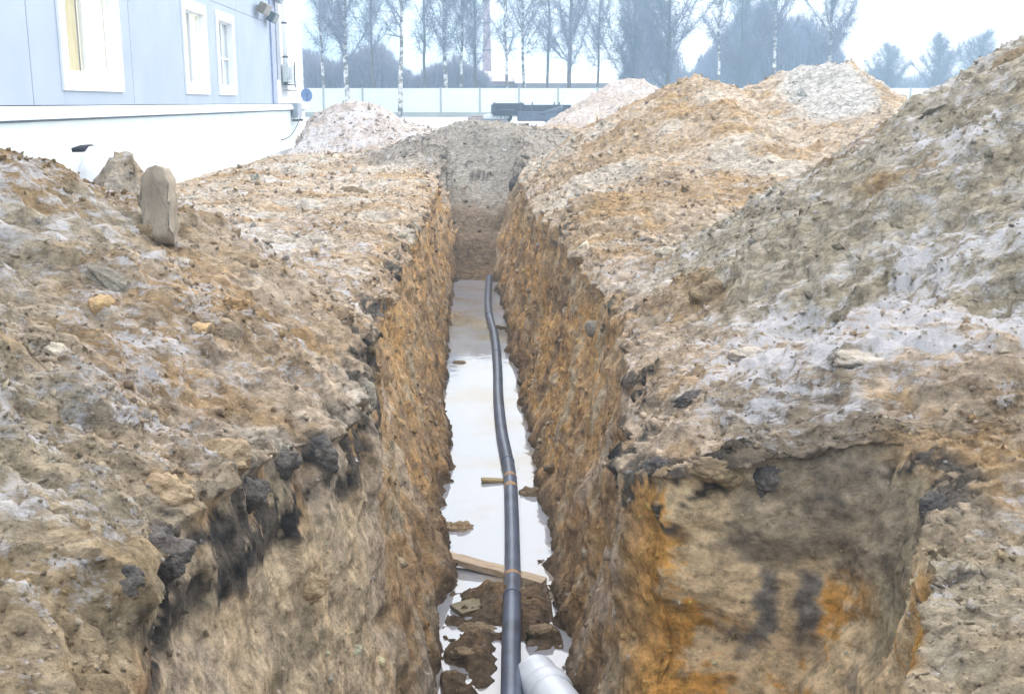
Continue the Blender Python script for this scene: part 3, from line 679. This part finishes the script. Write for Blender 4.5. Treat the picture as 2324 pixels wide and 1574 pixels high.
for k, (u0, u1, v0, v1) in enumerate(wins):
    tw = .30 if k == 0 else .24
    W = MB(); W.box(-.1, .05, u0, u0 + tw, v0, v1, .008); W.box(-.1, .05, u1 - tw, u1, v0, v1, .008); W.box(-.1, .052, u0 + tw, u1 - tw, v0, v0 + tw, .008); W.box(-.1, .052, u0 + tw, u1 - tw, v1 - tw, v1, .008)
    f = W.build('window', M_trim, B)
    i0, i1, j0, j1 = u0 + tw, u1 - tw, v0 + tw, v1 - tw; mid = (i0 + i1) / 2 + (0 if k else -.08)
    S = MB()
    for (q0, q1) in ((i0, mid), (mid, i1)):
        S.box(-.16, -.08, q0, q0 + .05, j0, j1); S.box(-.16, -.08, q1 - .05, q1, j0, j1); S.box(-.16, -.08, q0 + .05, q1 - .05, j0, j0 + .05); S.box(-.16, -.08, q0 + .05, q1 - .05, j1 - .05, j1)
    S.build('sash', M_trim, f)
    for (q0, q1) in ((i0, mid), (mid, i1)): MB().box(-.125, -.115, q0 + .05, q1 - .05, j0 + .05, j1 - .05).build('pane', M_glass, f)
    MB().box(-.345, -.335, i0 - .1, i1 + .1, j0 - .1, j1 + .1).build('dark_interior', M_dkglass, f)
    def curtain(q0, q1, m, x=-.19):
        mb = MB(); nn2 = 28; pr = None
        for i in range(nn2 + 1):
            yy = q0 + (q1 - q0) * i / nn2; xx = x + .018 * math.sin(i * 1.9)
            vs_ = [mb.bm.verts.new((xx, yy, j0 + .0)), mb.bm.verts.new((xx, yy, j1)), mb.bm.verts.new((xx - .006, yy, j1)), mb.bm.verts.new((xx - .006, yy, j0))]
            if pr:
                for q in range(4): mb.bm.faces.new((pr[q], pr[(q + 1) % 4], vs_[(q + 1) % 4], vs_[q]))
            pr = vs_
        mb.build('curtain', m, f)
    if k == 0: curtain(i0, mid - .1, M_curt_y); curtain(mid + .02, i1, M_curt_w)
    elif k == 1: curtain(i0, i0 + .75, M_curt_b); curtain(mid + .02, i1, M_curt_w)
    else: curtain(i0, i0 + .35, M_curt_b); curtain(mid + .3, i1, M_curt_b); MB().box(-.155, -.09, i0 + .05, i1 - .05, j0 + .75, j0 + .80).build('glazing_bar', M_trim, f)
# concrete apron, its own pavement
mb = MB(); 
V = []
for i in range(26):
    y_ = 8 + i * 1.58; x0 = -(6.9 + .037 * y_) - .05; x1 = x0 + 1.45 + .06 * math.sin(i * 1.7)
    V.append((mb.bm.verts.new((x0, y_, .07)), mb.bm.verts.new((x1, y_, .035)), mb.bm.verts.new((x1, y_, -.3))))
for a_, b_ in zip(V, V[1:]): mb.bm.faces.new((a_[0], a_[1], b_[1], b_[0])); mb.bm.faces.new((a_[1], a_[2], b_[2], b_[1]))
tag(mb.build('pavement', M_conc), kind='structure')

def facade(px, z, off=0.0):  # point on the facade plane seen at photo column px
    t = (1162 - px) / 2500; d_ = 6.9 / (t - .037); return Vector((-(6.9 + .037 * d_) + off, d_, z))
def zat(py, d_): return CAMZ - (py - 233) / 2500 * d_
# floodlights at the corner
def fixture(px, py, name, label, cat, w_=.3, h2=.28, m=M_dkmetal):
    p = facade(px, 0, .1); p.z = zat(py, p.y); rt = empty(name, p, math.atan(.037))
    MB().box(-.12, .10, -.04, .04, -.03, .03).build('bracket', M_greymetal, rt)
    mb = MB(); mb.box(.05, .30, -w_ / 2, w_ / 2, -h2 / 2, h2 / 2, .04); o = mb.build('housing', m, rt); o.rotation_euler = (0, .5, 0)
    mb = MB(); mb.box(.302, .325, -w_ / 2 + .05, w_ / 2 - .05, -h2 / 2 + .05, h2 / 2 - .05, .004); o = mb.build('lens', M_glass, rt); o.rotation_euler = (0, .5, 0)
    tag(rt, label, cat)
fixture(606, 28, 'floodlight', 'brown floodlight bracketed high on the building corner', 'floodlight', 1.0, .35, surf('brown_housing', (.22, .2, .17), rough=.6))
fixture(624, 46, 'floodlight', 'dark floodlight just below the brown one at the building corner', 'floodlight', .8, .35, surf('teal_housing', (.09, .13, .15), rough=.6))
fixture(640, 8, 'floodlight', 'small grey lamp above the two floodlights at the building corner', 'floodlight', .5, .3, M_greymetal)
# downpipe
p = facade(657, 0, .12); rt = empty('downpipe', p, math.atan(.037))
MB().tube([(0, 0, 2.55), (0, 0, TOP - .1)], .09, 12).build('pipe_wall', M_trim, rt)
MB().tube([(0, 0, 2.55), (.0, .06, 2.3), (-.06, .3, 2.15)], .09, 12).build('elbow', M_greymetal, rt)
for z_ in (3.0, 4.2, 5.4): MB().tube([(0, 0, z_), (0, 0, z_ + .06)], .11, 12).build('pipe_clip', M_dkmetal, rt)
tag(rt, 'white downpipe with dark clips at the building corner', 'downpipe')
# meter box with shelf brackets
p = facade(662, zat(170, 41.5), .14); rt = empty('meter_box', p, math.atan(.037))
MB().box(-.12, .1, -.75, .75, -.32, .32, .02).build('cabinet', surf('box_grey', (.5, .56, .58), rough=.5), rt)
MB().box(.1, .12, -.62, -.05, -.22, .22, .01).build('cabinet_door', M_greymetal, rt); MB().box(.1, .13, .62, .72, -.5, .45, .01).build('conduit', M_dkmetal, rt)
MB().box(-.1, .16, -.8, .8, -.42, -.38).build('shelf', M_dkmetal, rt); MB().box(-.1, .16, -.8, .8, -.62, -.59).build('shelf', M_dkmetal, rt)
tag(rt, 'grey meter box with shelves mounted on the white end of the building', 'box')
# satellite dish
p = facade(678, zat(216, 43.5), .55); rt = empty('satellite_dish', p, math.atan(.037))
M_dish = surf('blue_dish', (.20, .32, .55), (.15, .25, .48), scale=3, rough=.35, bump=.02)
bm = bmesh.new(); rings = []
for i in range(8):
    r0 = .46 * i / 7; ring = []
    for k in range(28): a_ = k * 2 * math.pi / 28; ring.append(bm.verts.new((r0 * math.cos(a_), .16 * (r0 / .46) ** 2 * -1, r0 * math.sin(a_) * 1.08)))
    rings.append(ring)
for i in range(7):
    for k in range(28):
        f = bm.faces.new((rings[i][k], rings[i][(k + 1) % 28], rings[i + 1][(k + 1) % 28], rings[i + 1][k])); f.smooth = True
bmesh.ops.remove_doubles(bm, verts=bm.verts, dist=1e-4)
bmesh.ops.solidify(bm, geom=bm.faces[:], thickness=.015)
me = bpy.data.meshes.new('dish'); bm.to_mesh(me); bm.free(); o = link('dish', me, M_dish, rt); o.rotation_euler = (.15, 0, -.25); rt.scale = (.52, .52, .52)
MB().tube([(-.05, 0, -.4), (.0, -.25, -.22), (.03, -.42, -.03)], .02, 8).build('feed_arm', M_dkmetal, rt)
MB().tube([(.03, -.36, -.03), (.03, -.47, .0)], .055, 12).build('feed_horn', M_dkmetal, rt)
MB().tube([(0, .05, 0), (-.1, .1, -.35), (-.45, .1, -.45)], .03, 8).build('mount_arm', M_greymetal, rt)
tag(rt, 'blue satellite dish on a short arm at the far end of the building', 'satellite dish')
# tap cabinet under the dish and the cable that hangs from it
p = facade(678, zat(250, 43.5), .12); rt = empty('junction_box', p, math.atan(.037))
MB().box(-.1, .12, -.55, .55, -.28, .28, .02).build('cabinet', M_greymetal, rt)
for s_ in (-.55, .55): MB().box(-.1, .14, s_ - .1, s_ + .1, -.42, -.34, .01).build('bracket', M_dkmetal, rt)
tag(rt, 'small grey junction box below the blue satellite dish', 'box')
q0 = facade(688, zat(262, 45), .1); q1 = facade(632, .12, .25)
mb = MB(); mb.tube([q0.lerp(q1, t_) + Vector((0, 0, -.25 * math.sin(t_ * math.pi))) for t_ in [i / 12 for i in range(13)]], .022, 8); o = mb.build('cable', M_dkmetal)
tag(o, 'dark cable slanting down the white plinth from the junction box to the ground', 'cable')

# ------------------------------------------------------------------ perimeter fence
FD = 117
M_fp = surf('pale_fence_panel', (.86, .87, .87), (.78, .80, .80), scale=.9, rough=.8, bump=.2, bscale=12)
M_fb = surf('fence_base', (.42, .43, .40), (.34, .36, .33), scale=1.2, rough=.9, bump=.2)
fe = empty('perimeter_fence', (0, FD, 0)); tag(fe, 'long pale concrete fence closing the yard in front of the trees', 'fence')
bm1 = MB(); bm1.box(-1.93, 1.93, -.05, .05, .42, 2.72); bm1.box(-1.93, 1.93, -.07, .07, 2.72, 2.84); bm1.box(-1.8, 1.8, -.062, -.05, .9, .94); bm1.box(-1.8, 1.8, -.062, -.05, 1.8, 1.84)
first = None
for i in range(34):
    x = -58 + i * 4.05
    if first is None:
        first = bm1.build('panel', M_fp, fe); first.location = (x, 0, 0); base = MB().box(-1.93, 1.93, -.09, .09, -.1, .42).build('base_board', M_fb, fe); base.location = (x, 0, 0)
        post = MB().box(-.09, .09, -.12, .12, -.1, 2.92).build('post', M_fb, fe); post.location = (x - 2.025, 0, 0)
    else:
        for src, dx in ((first, 0), (base, 0), (post, -2.025)):
            c_ = src.copy(); COL.objects.link(c_); c_.parent = fe; c_.location = (x + dx, 0, 0)

# ------------------------------------------------------------------ trailer and slabs in the yard
M_trl = surf('dark_blue_paint', (.018, .025, .045), (.012, .015, .022), scale=3, rough=.4, bump=.05)
M_tyre = surf('tyre_rubber', (.03, .032, .036), rough=.85)
M_tarp = surf('grey_tarp', (.09, .11, .16), (.05, .06, .09), scale=3, rough=.6, bump=.3, bscale=6)
tr = empty('flatbed_trailer', at_d(1190, 80)); tr.rotation_euler = (0, 0, .06)
MB().box(-2.3, 3.2, -1.1, 1.1, .72, .86, .02).build('deck', M_trl, tr)
MB().box(-2.1, 3.0, -.5, -.35, .5, .72).box(-2.1, 3.0, .35, .5, .5, .72).build('chassis_rail', M_trl, tr)
MB().box(-2.3, 3.2, -1.12, -1.06, .50, 1.24, .01).build('side_board', M_trl, tr)
MB().box(-2.3, 3.2, 1.06, 1.12, .86, 1.22, .01).build('side_board', M_trl, tr)
MB().box(-2.36, -2.30, -1.1, 1.1, .6, 1.25, .01).build('headboard', M_trl, tr)
for x in (-.35, .45, 2.0, 2.35, -2.2): MB().box(x - .05, x + .05, -1.17, -1.125, .7, 1.42).build('stake_post', M_dkmetal, tr)
MB().box(-2.25, -.1, -1.05, 1.04, .87, 1.36, .05).build('load_crate', M_trl, tr)
for x, s_ in ((-1.35, -1), (1.7, -1), (-1.35, 1), (1.7, 1)):
    wrt = MB(); wrt.tube([(0, -.12, 0), (0, .12, 0)], .42, 24); wo = wrt.build('wheel', M_tyre, tr); wo.location = (x, s_ * .88, .42)
    hb = MB(); hb.tube([(0, -.14, 0), (0, .14, 0)], .19, 16); hb.build('rim', M_greymetal, wo)
MB().box(-.6, 2.2, -1.3, -1.13, .12, .80, .06).build('tool_locker', M_tarp, tr)
MB().box(-1.9, -.85, -1.2, -.6, .86, .94, .03).build('mudguard', M_tarp, tr)
mb = MB(); mb.tube([(1.0, -1.22, .62), (2.6, -1.22, 1.05)], [.12, .16], 10); mb.build('tarpaulin_roll', M_tarp, tr)
tag(tr, 'dark blue low trailer with stake posts parked in the yard beyond the heaps', 'trailer')
M_slab = surf('dark_slab', (.20, .19, .20), (.12, .12, .14), scale=3, rough=.7)
for (px, d_, L_, h2, m_, lab) in [(1088, 84, 1.6, .35, surf('rusty_sheet', (.30, .22, .20), rough=.8), 'rusty flattened sheet lying left of the parked trailer'),
                               (1118, 78, 2.2, .22, M_slab, 'dark flat slab on the ground in front of the trailer'),
                               (1124, 79.5, 1.6, .55, surf('white_tub', (.75, .78, .8), rough=.6), 'white capped low stack between the rusty sheet and the trailer')]:
    mb = MB(); mb.box(-L_ / 2, L_ / 2, -.6, .6, -.05, h2, .08); mb.box(-L_ * .35, L_ * .42, -.45, .5, h2 + .002, h2 + .09, .03)
    o = mb.build('yard_scrap', m_); o.location = at_d(px, d_); tag(o, lab, 'scrap')

# ------------------------------------------------------------------ buildings beyond the fence
def shed(px0, px1, d_, h2, roof, wall_c, roof_c, name, label, nwin=6):
    x0, x1 = (px0 - 1162) / 2500 * d_, (px1 - 1162) / 2500 * d_; rt = empty(name, ((x0 + x1) / 2, d_, 0)); L_ = (x1 - x0) / 2
    MB().box(-L_, L_, 0, 12, -.2, h2).build('wall', surf(name + '_wall', wall_c, scale=.6, rough=.85), rt)
    mb = MB(); b0 = [(-L_ - .4, -.6, h2), (L_ + .4, -.6, h2), (L_ + .4, 12.6, h2), (-L_ - .4, 12.6, h2)]; tp = [(-L_ - .4, 6, h2 + roof), (L_ + .4, 6, h2 + roof)]
    vb = [mb.bm.verts.new(q) for q in b0]; vt = [mb.bm.verts.new(q) for q in tp]
    mb.bm.faces.new((vb[0], vb[1], vt[1], vt[0])); mb.bm.faces.new((vb[2], vb[3], vt[0], vt[1])); mb.bm.faces.new((vb[1], vb[2], vt[1])); mb.bm.faces.new((vb[3], vb[0], vt[0])); mb.bm.faces.new(vb[::-1])
    mb.build('roof', surf(name + '_roof', roof_c, scale=.5, rough=.7), rt)
    for i in range(nwin):
        xx = -L_ + (i + .5) * 2 * L_ / nwin; o = MB().box(-.9, .9, -.05, .02, 0, 1.1).build('window', M_dkglass, rt); o.location = (xx, -.03, h2 - 1.7)
    tag(rt, label, 'shed')
shed(1175, 1385, 150, 3.9, 1.5, (.42, .38, .42), (.75, .78, .80), 'storage_shed', 'low storage shed with a frosted white roof behind the fence')
shed(1075, 1172, 155, 4.2, 1.5, (.45, .28, .27), (.55, .46, .48), 'brick_shed', 'reddish brick shed left of the white-roofed one behind the fence', 4)
rt = empty('chimney', at_d(1107, 172)); M_ch = surf('chimney_brick', (.42, .30, .33), scale=3, rough=.85)
MB().tube([(0, 0, 0), (0, 0, 6), (0, 0, 16.5)], [.95, .7, .5], 14).build('stack', M_ch, rt); MB().tube([(0, 0, 16.3), (0, 0, 16.8)], .62, 14).build('cap_ring', M_dkmetal, rt)
for z_ in (5, 9, 13): MB().tube([(0, 0, z_), (0, 0, z_ + .2)], .82 - z_ * .012, 14).build('band', M_dkmetal, rt)
tag(rt, 'slim reddish chimney rising behind the brick shed', 'chimney')

# ------------------------------------------------------------------ bare trees
M_birch, n_, b_ = mat('birch_bark'); b_.inputs['Roughness'].default_value = .8
t_ = N(n_, 'ShaderNodeTexCoord'); m_ = N(n_, 'ShaderNodeMapping'); m_.inputs['Scale'].default_value = (1, 1, 2.2); nn = N(n_, 'ShaderNodeTexNoise', Scale=1.3, Detail=5, Roughness=.7)
r = N(n_, 'ShaderNodeValToRGB'); r.color_ramp.elements[0].position = .46; r.color_ramp.elements[0].color = (.10, .085, .08, 1); r.color_ramp.elements[1].position = .55; r.color_ramp.elements[1].color = (.72, .69, .66, 1)
n_.links.new(t_.outputs['Object'], m_.inputs[0]); n_.links.new(m_.outputs[0], nn.inputs['Vector']); n_.links.new(nn.outputs['Fac'], r.inputs[0]); n_.links.new(r.outputs[0], b_.inputs['Base Color'])
M_bark = surf('dark_bark', (.13, .105, .095), (.08, .065, .06), scale=3, rough=.9)
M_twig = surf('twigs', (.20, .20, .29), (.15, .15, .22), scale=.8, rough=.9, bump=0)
def spikes(A, Bp, r0, name):
    """thin three-sided tapering twigs from A to Bp"""
    A = np.asarray(A); Bp = np.asarray(Bp); n = len(A); t = Bp - A; t /= np.linalg.norm(t, axis=1)[:, None] + 1e-9
    ref = np.where(np.abs(t[:, 2:3]) < .9, np.array([[0, 0, 1.]]), np.array([[1., 0, 0]])); u = np.cross(t, ref); u /= np.linalg.norm(u, axis=1)[:, None] + 1e-9; v = np.cross(t, u)
    r0 = np.broadcast_to(r0, (n,))[:, None]
    V = np.stack([A + u * r0, A + (-.5 * u + .866 * v) * r0, A + (-.5 * u - .866 * v) * r0, Bp], 1).reshape(-1, 3)
    F = (np.array([[0, 1, 3], [1, 2, 3], [2, 0, 3]])[None] + (np.arange(n) * 4)[:, None, None]).reshape(-1, 3)
    return V, F
def tree_meshes(seed, H, spread, first, droop, dens, tr_r):
    rs = np.random.RandomState(seed); mb = MB()
    n = 12; pts_, rad = [], []; bx, by = rs.uniform(-.4, .4, 2)
    for i in range(n + 1):
        t = i / n; pts_.append(Vector((bx * math.sin(t * 2.3) + rs.uniform(-.06, .06), by * math.sin(t * 3) + rs.uniform(-.06, .06), H * t - .2 * (i == 0)))); rad.append(tr_r * (1 - t) ** .85 + .015)
    mb.tube(pts_, rad, 9)
    bmesh.ops.recalc_face_normals(mb.bm, faces=mb.bm.faces); tm = bpy.data.meshes.new('trunk'); mb.bm.to_mesh(tm); mb.bm.free()
    A, Bv, Rr = [], [], []
    def tp(h): i = min(h / H * n, n - 1e-3); k = int(i); return np.array(pts_[k].lerp(pts_[k + 1], i - k))
    dens = dens * 1.35; nl = int(34 * dens ** .4)
    for i in range(nl):
        t = first + (1 - first) * (i + rs.rand()) / nl; h = H * t; p = tp(h); az = rs.uniform(0, 2 * math.pi); L_ = spread * (1.15 - t) * rs.uniform(.7, 1.25) * (.5 + 1.2 * min(1, (t - first) * 4 + .25))
        el = math.radians(rs.uniform(32, 62)); dv_ = np.array([math.cos(az) * math.cos(el), math.sin(az) * math.cos(el), math.sin(el)]); br = tr_r * .33 * (1 - t * .7)
        q = p; segs = 5
        for s_ in range(segs):
            d2 = dv_ + rs.normal(0, .10, 3); d2[2] += .1 * s_; d2 /= np.linalg.norm(d2); e = q + d2 * L_ / segs
            rr0 = br * (1 - s_ / segs) + .02; A.append(q - d2 * .05); Bv.append(e + d2 * L_ / segs * .35); Rr.append(rr0)
            m = int(rs.poisson(5 * dens * L_ / 3 + 1))
            for _ in range(m):  # secondary twigs with their own tips
                b0 = q + (e - q) * rs.rand(); dd_ = d2 * .7 + rs.normal(0, .55, 3); dd_[2] += .15; dd_ /= np.linalg.norm(dd_); l2 = rs.uniform(.5, 1.3) * (1 - .5 * t) * spread / 3.2
                e2 = b0 + dd_ * l2; A.append(b0); Bv.append(e2); Rr.append(.022)
                for _2 in range(3):
                    b1 = b0 + (e2 - b0) * rs.uniform(.3, 1); d3 = dd_ * .5 + rs.normal(0, .5, 3); d3[2] -= droop * rs.rand(); d3 /= np.linalg.norm(d3); A.append(b1); Bv.append(b1 + d3 * rs.uniform(.5, 1.25)); Rr.append(.013)
            q = e
    V, F = spikes(A, Bv, np.array(Rr), 'c'); return tm, np_mesh('crown', V, F)
VAR = {'birch_a': tree_meshes(1, 17, 4.2, .22, .9, 1.0, .20), 'birch_b': tree_meshes(2, 16, 3.6, .30, 1.0, .8, .17), 'birch_c': tree_meshes(3, 18, 4.6, .18, .8, 1.3, .22),
       'slim': tree_meshes(4, 15, 2.4, .25, .7, .6, .13), 'dark': tree_meshes(5, 17, 5.0, .10, .3, 1.5, .26), 'small': tree_meshes(6, 9, 3.4, .10, .3, 1.4, .14)}
TREES = [  # px, distance, variant, scale, dark trunk, rot, label, group
 (797, 112, 'birch_c', 1.05, 0, .3, 'tall birch nearest the building with a blotchy white trunk', 'row'),
 (912, 106, 'birch_b', 1.1, 0, 1.4, 'birch with a clean white lower trunk standing in front of the fence', 'row'),
 (1016, 122, 'birch_a', 1.05, 0, 2.2, 'slender white birch behind the fence, left of the reddish chimney', 'row'),
 (1046, 124, 'slim', 1.15, 0, .4, 'thin birch close beside the slender white one', 'row'),
 (1155, 118.8, 'slim', 1.1, 0, 3.0, 'whippy thin birch in front of the white-roofed shed', 'row'),
 (1190, 126, 'birch_b', 1.0, 0, 4.0, 'pale leaning birch to the right of the chimney', 'row'),
 (1287, 121, 'birch_c', 1.0, 1, 5.0, 'wide dark-trunked birch with many rising limbs in the middle of the row', 'row'),
 (1425, 135, 'small', 1.2, 1, 1.0, 'low bushy tree between the wide dark birch and the next tall one', 'row'),
 (1508, 120, 'dark', .95, 1, 2.0, 'tall dark-stemmed tree rising over the pale sand heap', 'row'),
 (1622, 118.9, 'slim', 1.1, 0, 2.6, 'slim white-stemmed birch left of the dark woodland peak', 'row'),
 (1742, 119.5, 'birch_a', 1.0, 0, .9, 'bright white-trunked birch in front of the dark woodland peak', 'row'),
 (1858, 121, 'birch_c', .95, 0, 3.5, 'forked birch at the right side of the dark woodland peak', 'row'),
 (1660, 140, 'dark', .8, 1, 4.4, 'dark bare tree in the gap left of the bright white birch', 'row'),
 (1985, 170, 'small', .95, 1, .2, 'small rounded bare tree right of the frosted hump, far behind the fence', 'far'),
 (2106, 165, 'small', 1.05, 1, 2.2, 'small pointed bare tree above the gap in the heaps', 'far'),
 (2195, 170, 'small', 1.12, 1, 4.2, 'small hazy bare tree half hidden behind the big right heap', 'far'),
 (2250, 172, 'small', .95, 1, 5.2, 'last small hazy tree before the big heap hides the view', 'far'),
 (860, 128, 'birch_b', .9, 1, 5.5, 'dark young birch between the two tall birches near the building', 'row'),
 (965, 130, 'slim', 1.2, 1, .8, 'dark thin tree left of the slender white birch', 'row'),
 (745, 130, 'slim', 1.15, 0, 1.8, 'thin pale birch right beside the white end of the building', 'row'),
 (1080, 132, 'birch_a', .9, 1, 2.9, 'dark birch just left of the reddish chimney', 'row'),
 (1240, 134, 'slim', 1.2, 1, 4.9, 'thin dark tree left of the wide dark-trunked birch', 'row'),
 (1350, 136, 'birch_b', .85, 1, .5, 'half-height dark birch right of the wide dark-trunked birch', 'row'),
]
for (px, d_, v_, s_, dk, rz, lab, grp) in TREES:
    rt = empty('birch_tree' if 'birch' in lab else 'bare_tree', at_d(px, d_), rz); rt.scale = (s_ * 1.1, s_ * 1.1, s_ * (1.35 if grp == 'row' else 1.1))
    tm, cm = VAR[v_]
    o = bpy.data.objects.new('trunk', tm); COL.objects.link(o); o.parent = rt
    if not tm.materials: tm.materials.append(M_birch)
    if dk: o.material_slots[0].link = 'OBJECT'; o.material_slots[0].material = M_bark
    o = bpy.data.objects.new('crown', cm); COL.objects.link(o); o.parent = rt
    if not cm.materials: cm.materials.append(M_twig)
    tag(rt, lab, 'tree', 'bare birches along the fence' if grp == 'row' else 'small bare trees far to the right')

# far woods, one mass each
def wood(name, env, d0, d1, n, label, seed, col, thick=.05):
    rs = np.random.RandomState(seed); e = np.array(env, float)
    px = rs.uniform(e[0, 0], e[-1, 0], n); d_ = rs.uniform(d0, d1, n)
    hy = np.interp(px, e[:, 0], e[:, 1]) + 10 - 26 * np.abs(noise3(px / 17, px * 0, px * 0 + seed)) + 14 * noise3(px / 6, d_ / 6, px * 0 + seed)
    Hh = np.clip((233 - hy) / 2500 * d0 + CAMZ, .5, None); u = rs.rand(n) ** 1.15
    x = (px - 1162) / 2500 * d0; z = Hh * u * .97
    A = np.stack([x, d_, z], 1); D = rs.normal(0, .42, (n, 3)); D[:, 2] = np.abs(D[:, 2]) + .9; D /= np.linalg.norm(D, axis=1)[:, None]
    L_ = rs.uniform(.8, 2.0, n) * (1 + .6 * u); L_ = np.minimum(L_, np.maximum(Hh * 1.06 - z, .3)); V, F = spikes(A, A + D * L_[:, None], thick * rs.uniform(.5, 1.4, n), name)
    # stems
    ns = n // 60; i_ = rs.choice(n, ns); A2 = A[i_].copy(); A2[:, 2] = -.1; B2 = A[i_].copy(); B2[:, 2] = Hh[i_] * .95; B2[:, 0] += rs.normal(0, .5, ns)
    V2, F2 = spikes(A2, B2, .14, name); V = np.concatenate([V, V2]); F = np.concatenate([F, F2 + n * 4])
    o = link(name, np_mesh(name, V, F), surf(name + '_twigs', col, tuple(c * .8 for c in col), scale=.3, rough=.95, bump=0)); tag(o, label, 'woodland', kind='stuff')
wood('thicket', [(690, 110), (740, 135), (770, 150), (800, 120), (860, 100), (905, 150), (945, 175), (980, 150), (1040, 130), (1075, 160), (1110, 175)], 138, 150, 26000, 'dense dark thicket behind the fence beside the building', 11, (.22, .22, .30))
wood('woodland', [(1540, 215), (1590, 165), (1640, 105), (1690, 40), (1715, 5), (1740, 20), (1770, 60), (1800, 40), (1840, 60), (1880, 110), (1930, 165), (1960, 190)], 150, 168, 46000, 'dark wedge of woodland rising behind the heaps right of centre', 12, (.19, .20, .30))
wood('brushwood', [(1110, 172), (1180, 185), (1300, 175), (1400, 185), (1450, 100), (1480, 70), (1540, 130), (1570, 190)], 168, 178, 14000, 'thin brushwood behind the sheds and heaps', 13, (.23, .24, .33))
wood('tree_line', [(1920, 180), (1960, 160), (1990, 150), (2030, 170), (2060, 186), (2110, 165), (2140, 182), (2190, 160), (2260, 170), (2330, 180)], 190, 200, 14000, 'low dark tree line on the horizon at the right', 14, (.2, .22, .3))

# ------------------------------------------------------------------ cold hazy air
hm = bpy.data.materials.new('haze'); hm.use_nodes = True; n = hm.node_tree; n.nodes.clear()
pv = n.nodes.new('ShaderNodeVolumePrincipled'); pv.inputs['Density'].default_value = .0033; pv.inputs['Color'].default_value = (.54, .78, 1, 1); pv.inputs['Anisotropy'].default_value = .2
mo = n.nodes.new('ShaderNodeOutputMaterial'); n.links.new(pv.outputs[0], mo.inputs['Volume'])
hz = MB().box(-265, 265, -125, 335, -3.2, 29).build('haze', hm); tag(hz, kind='stuff', label='cold pale haze over the yard', cat='haze')
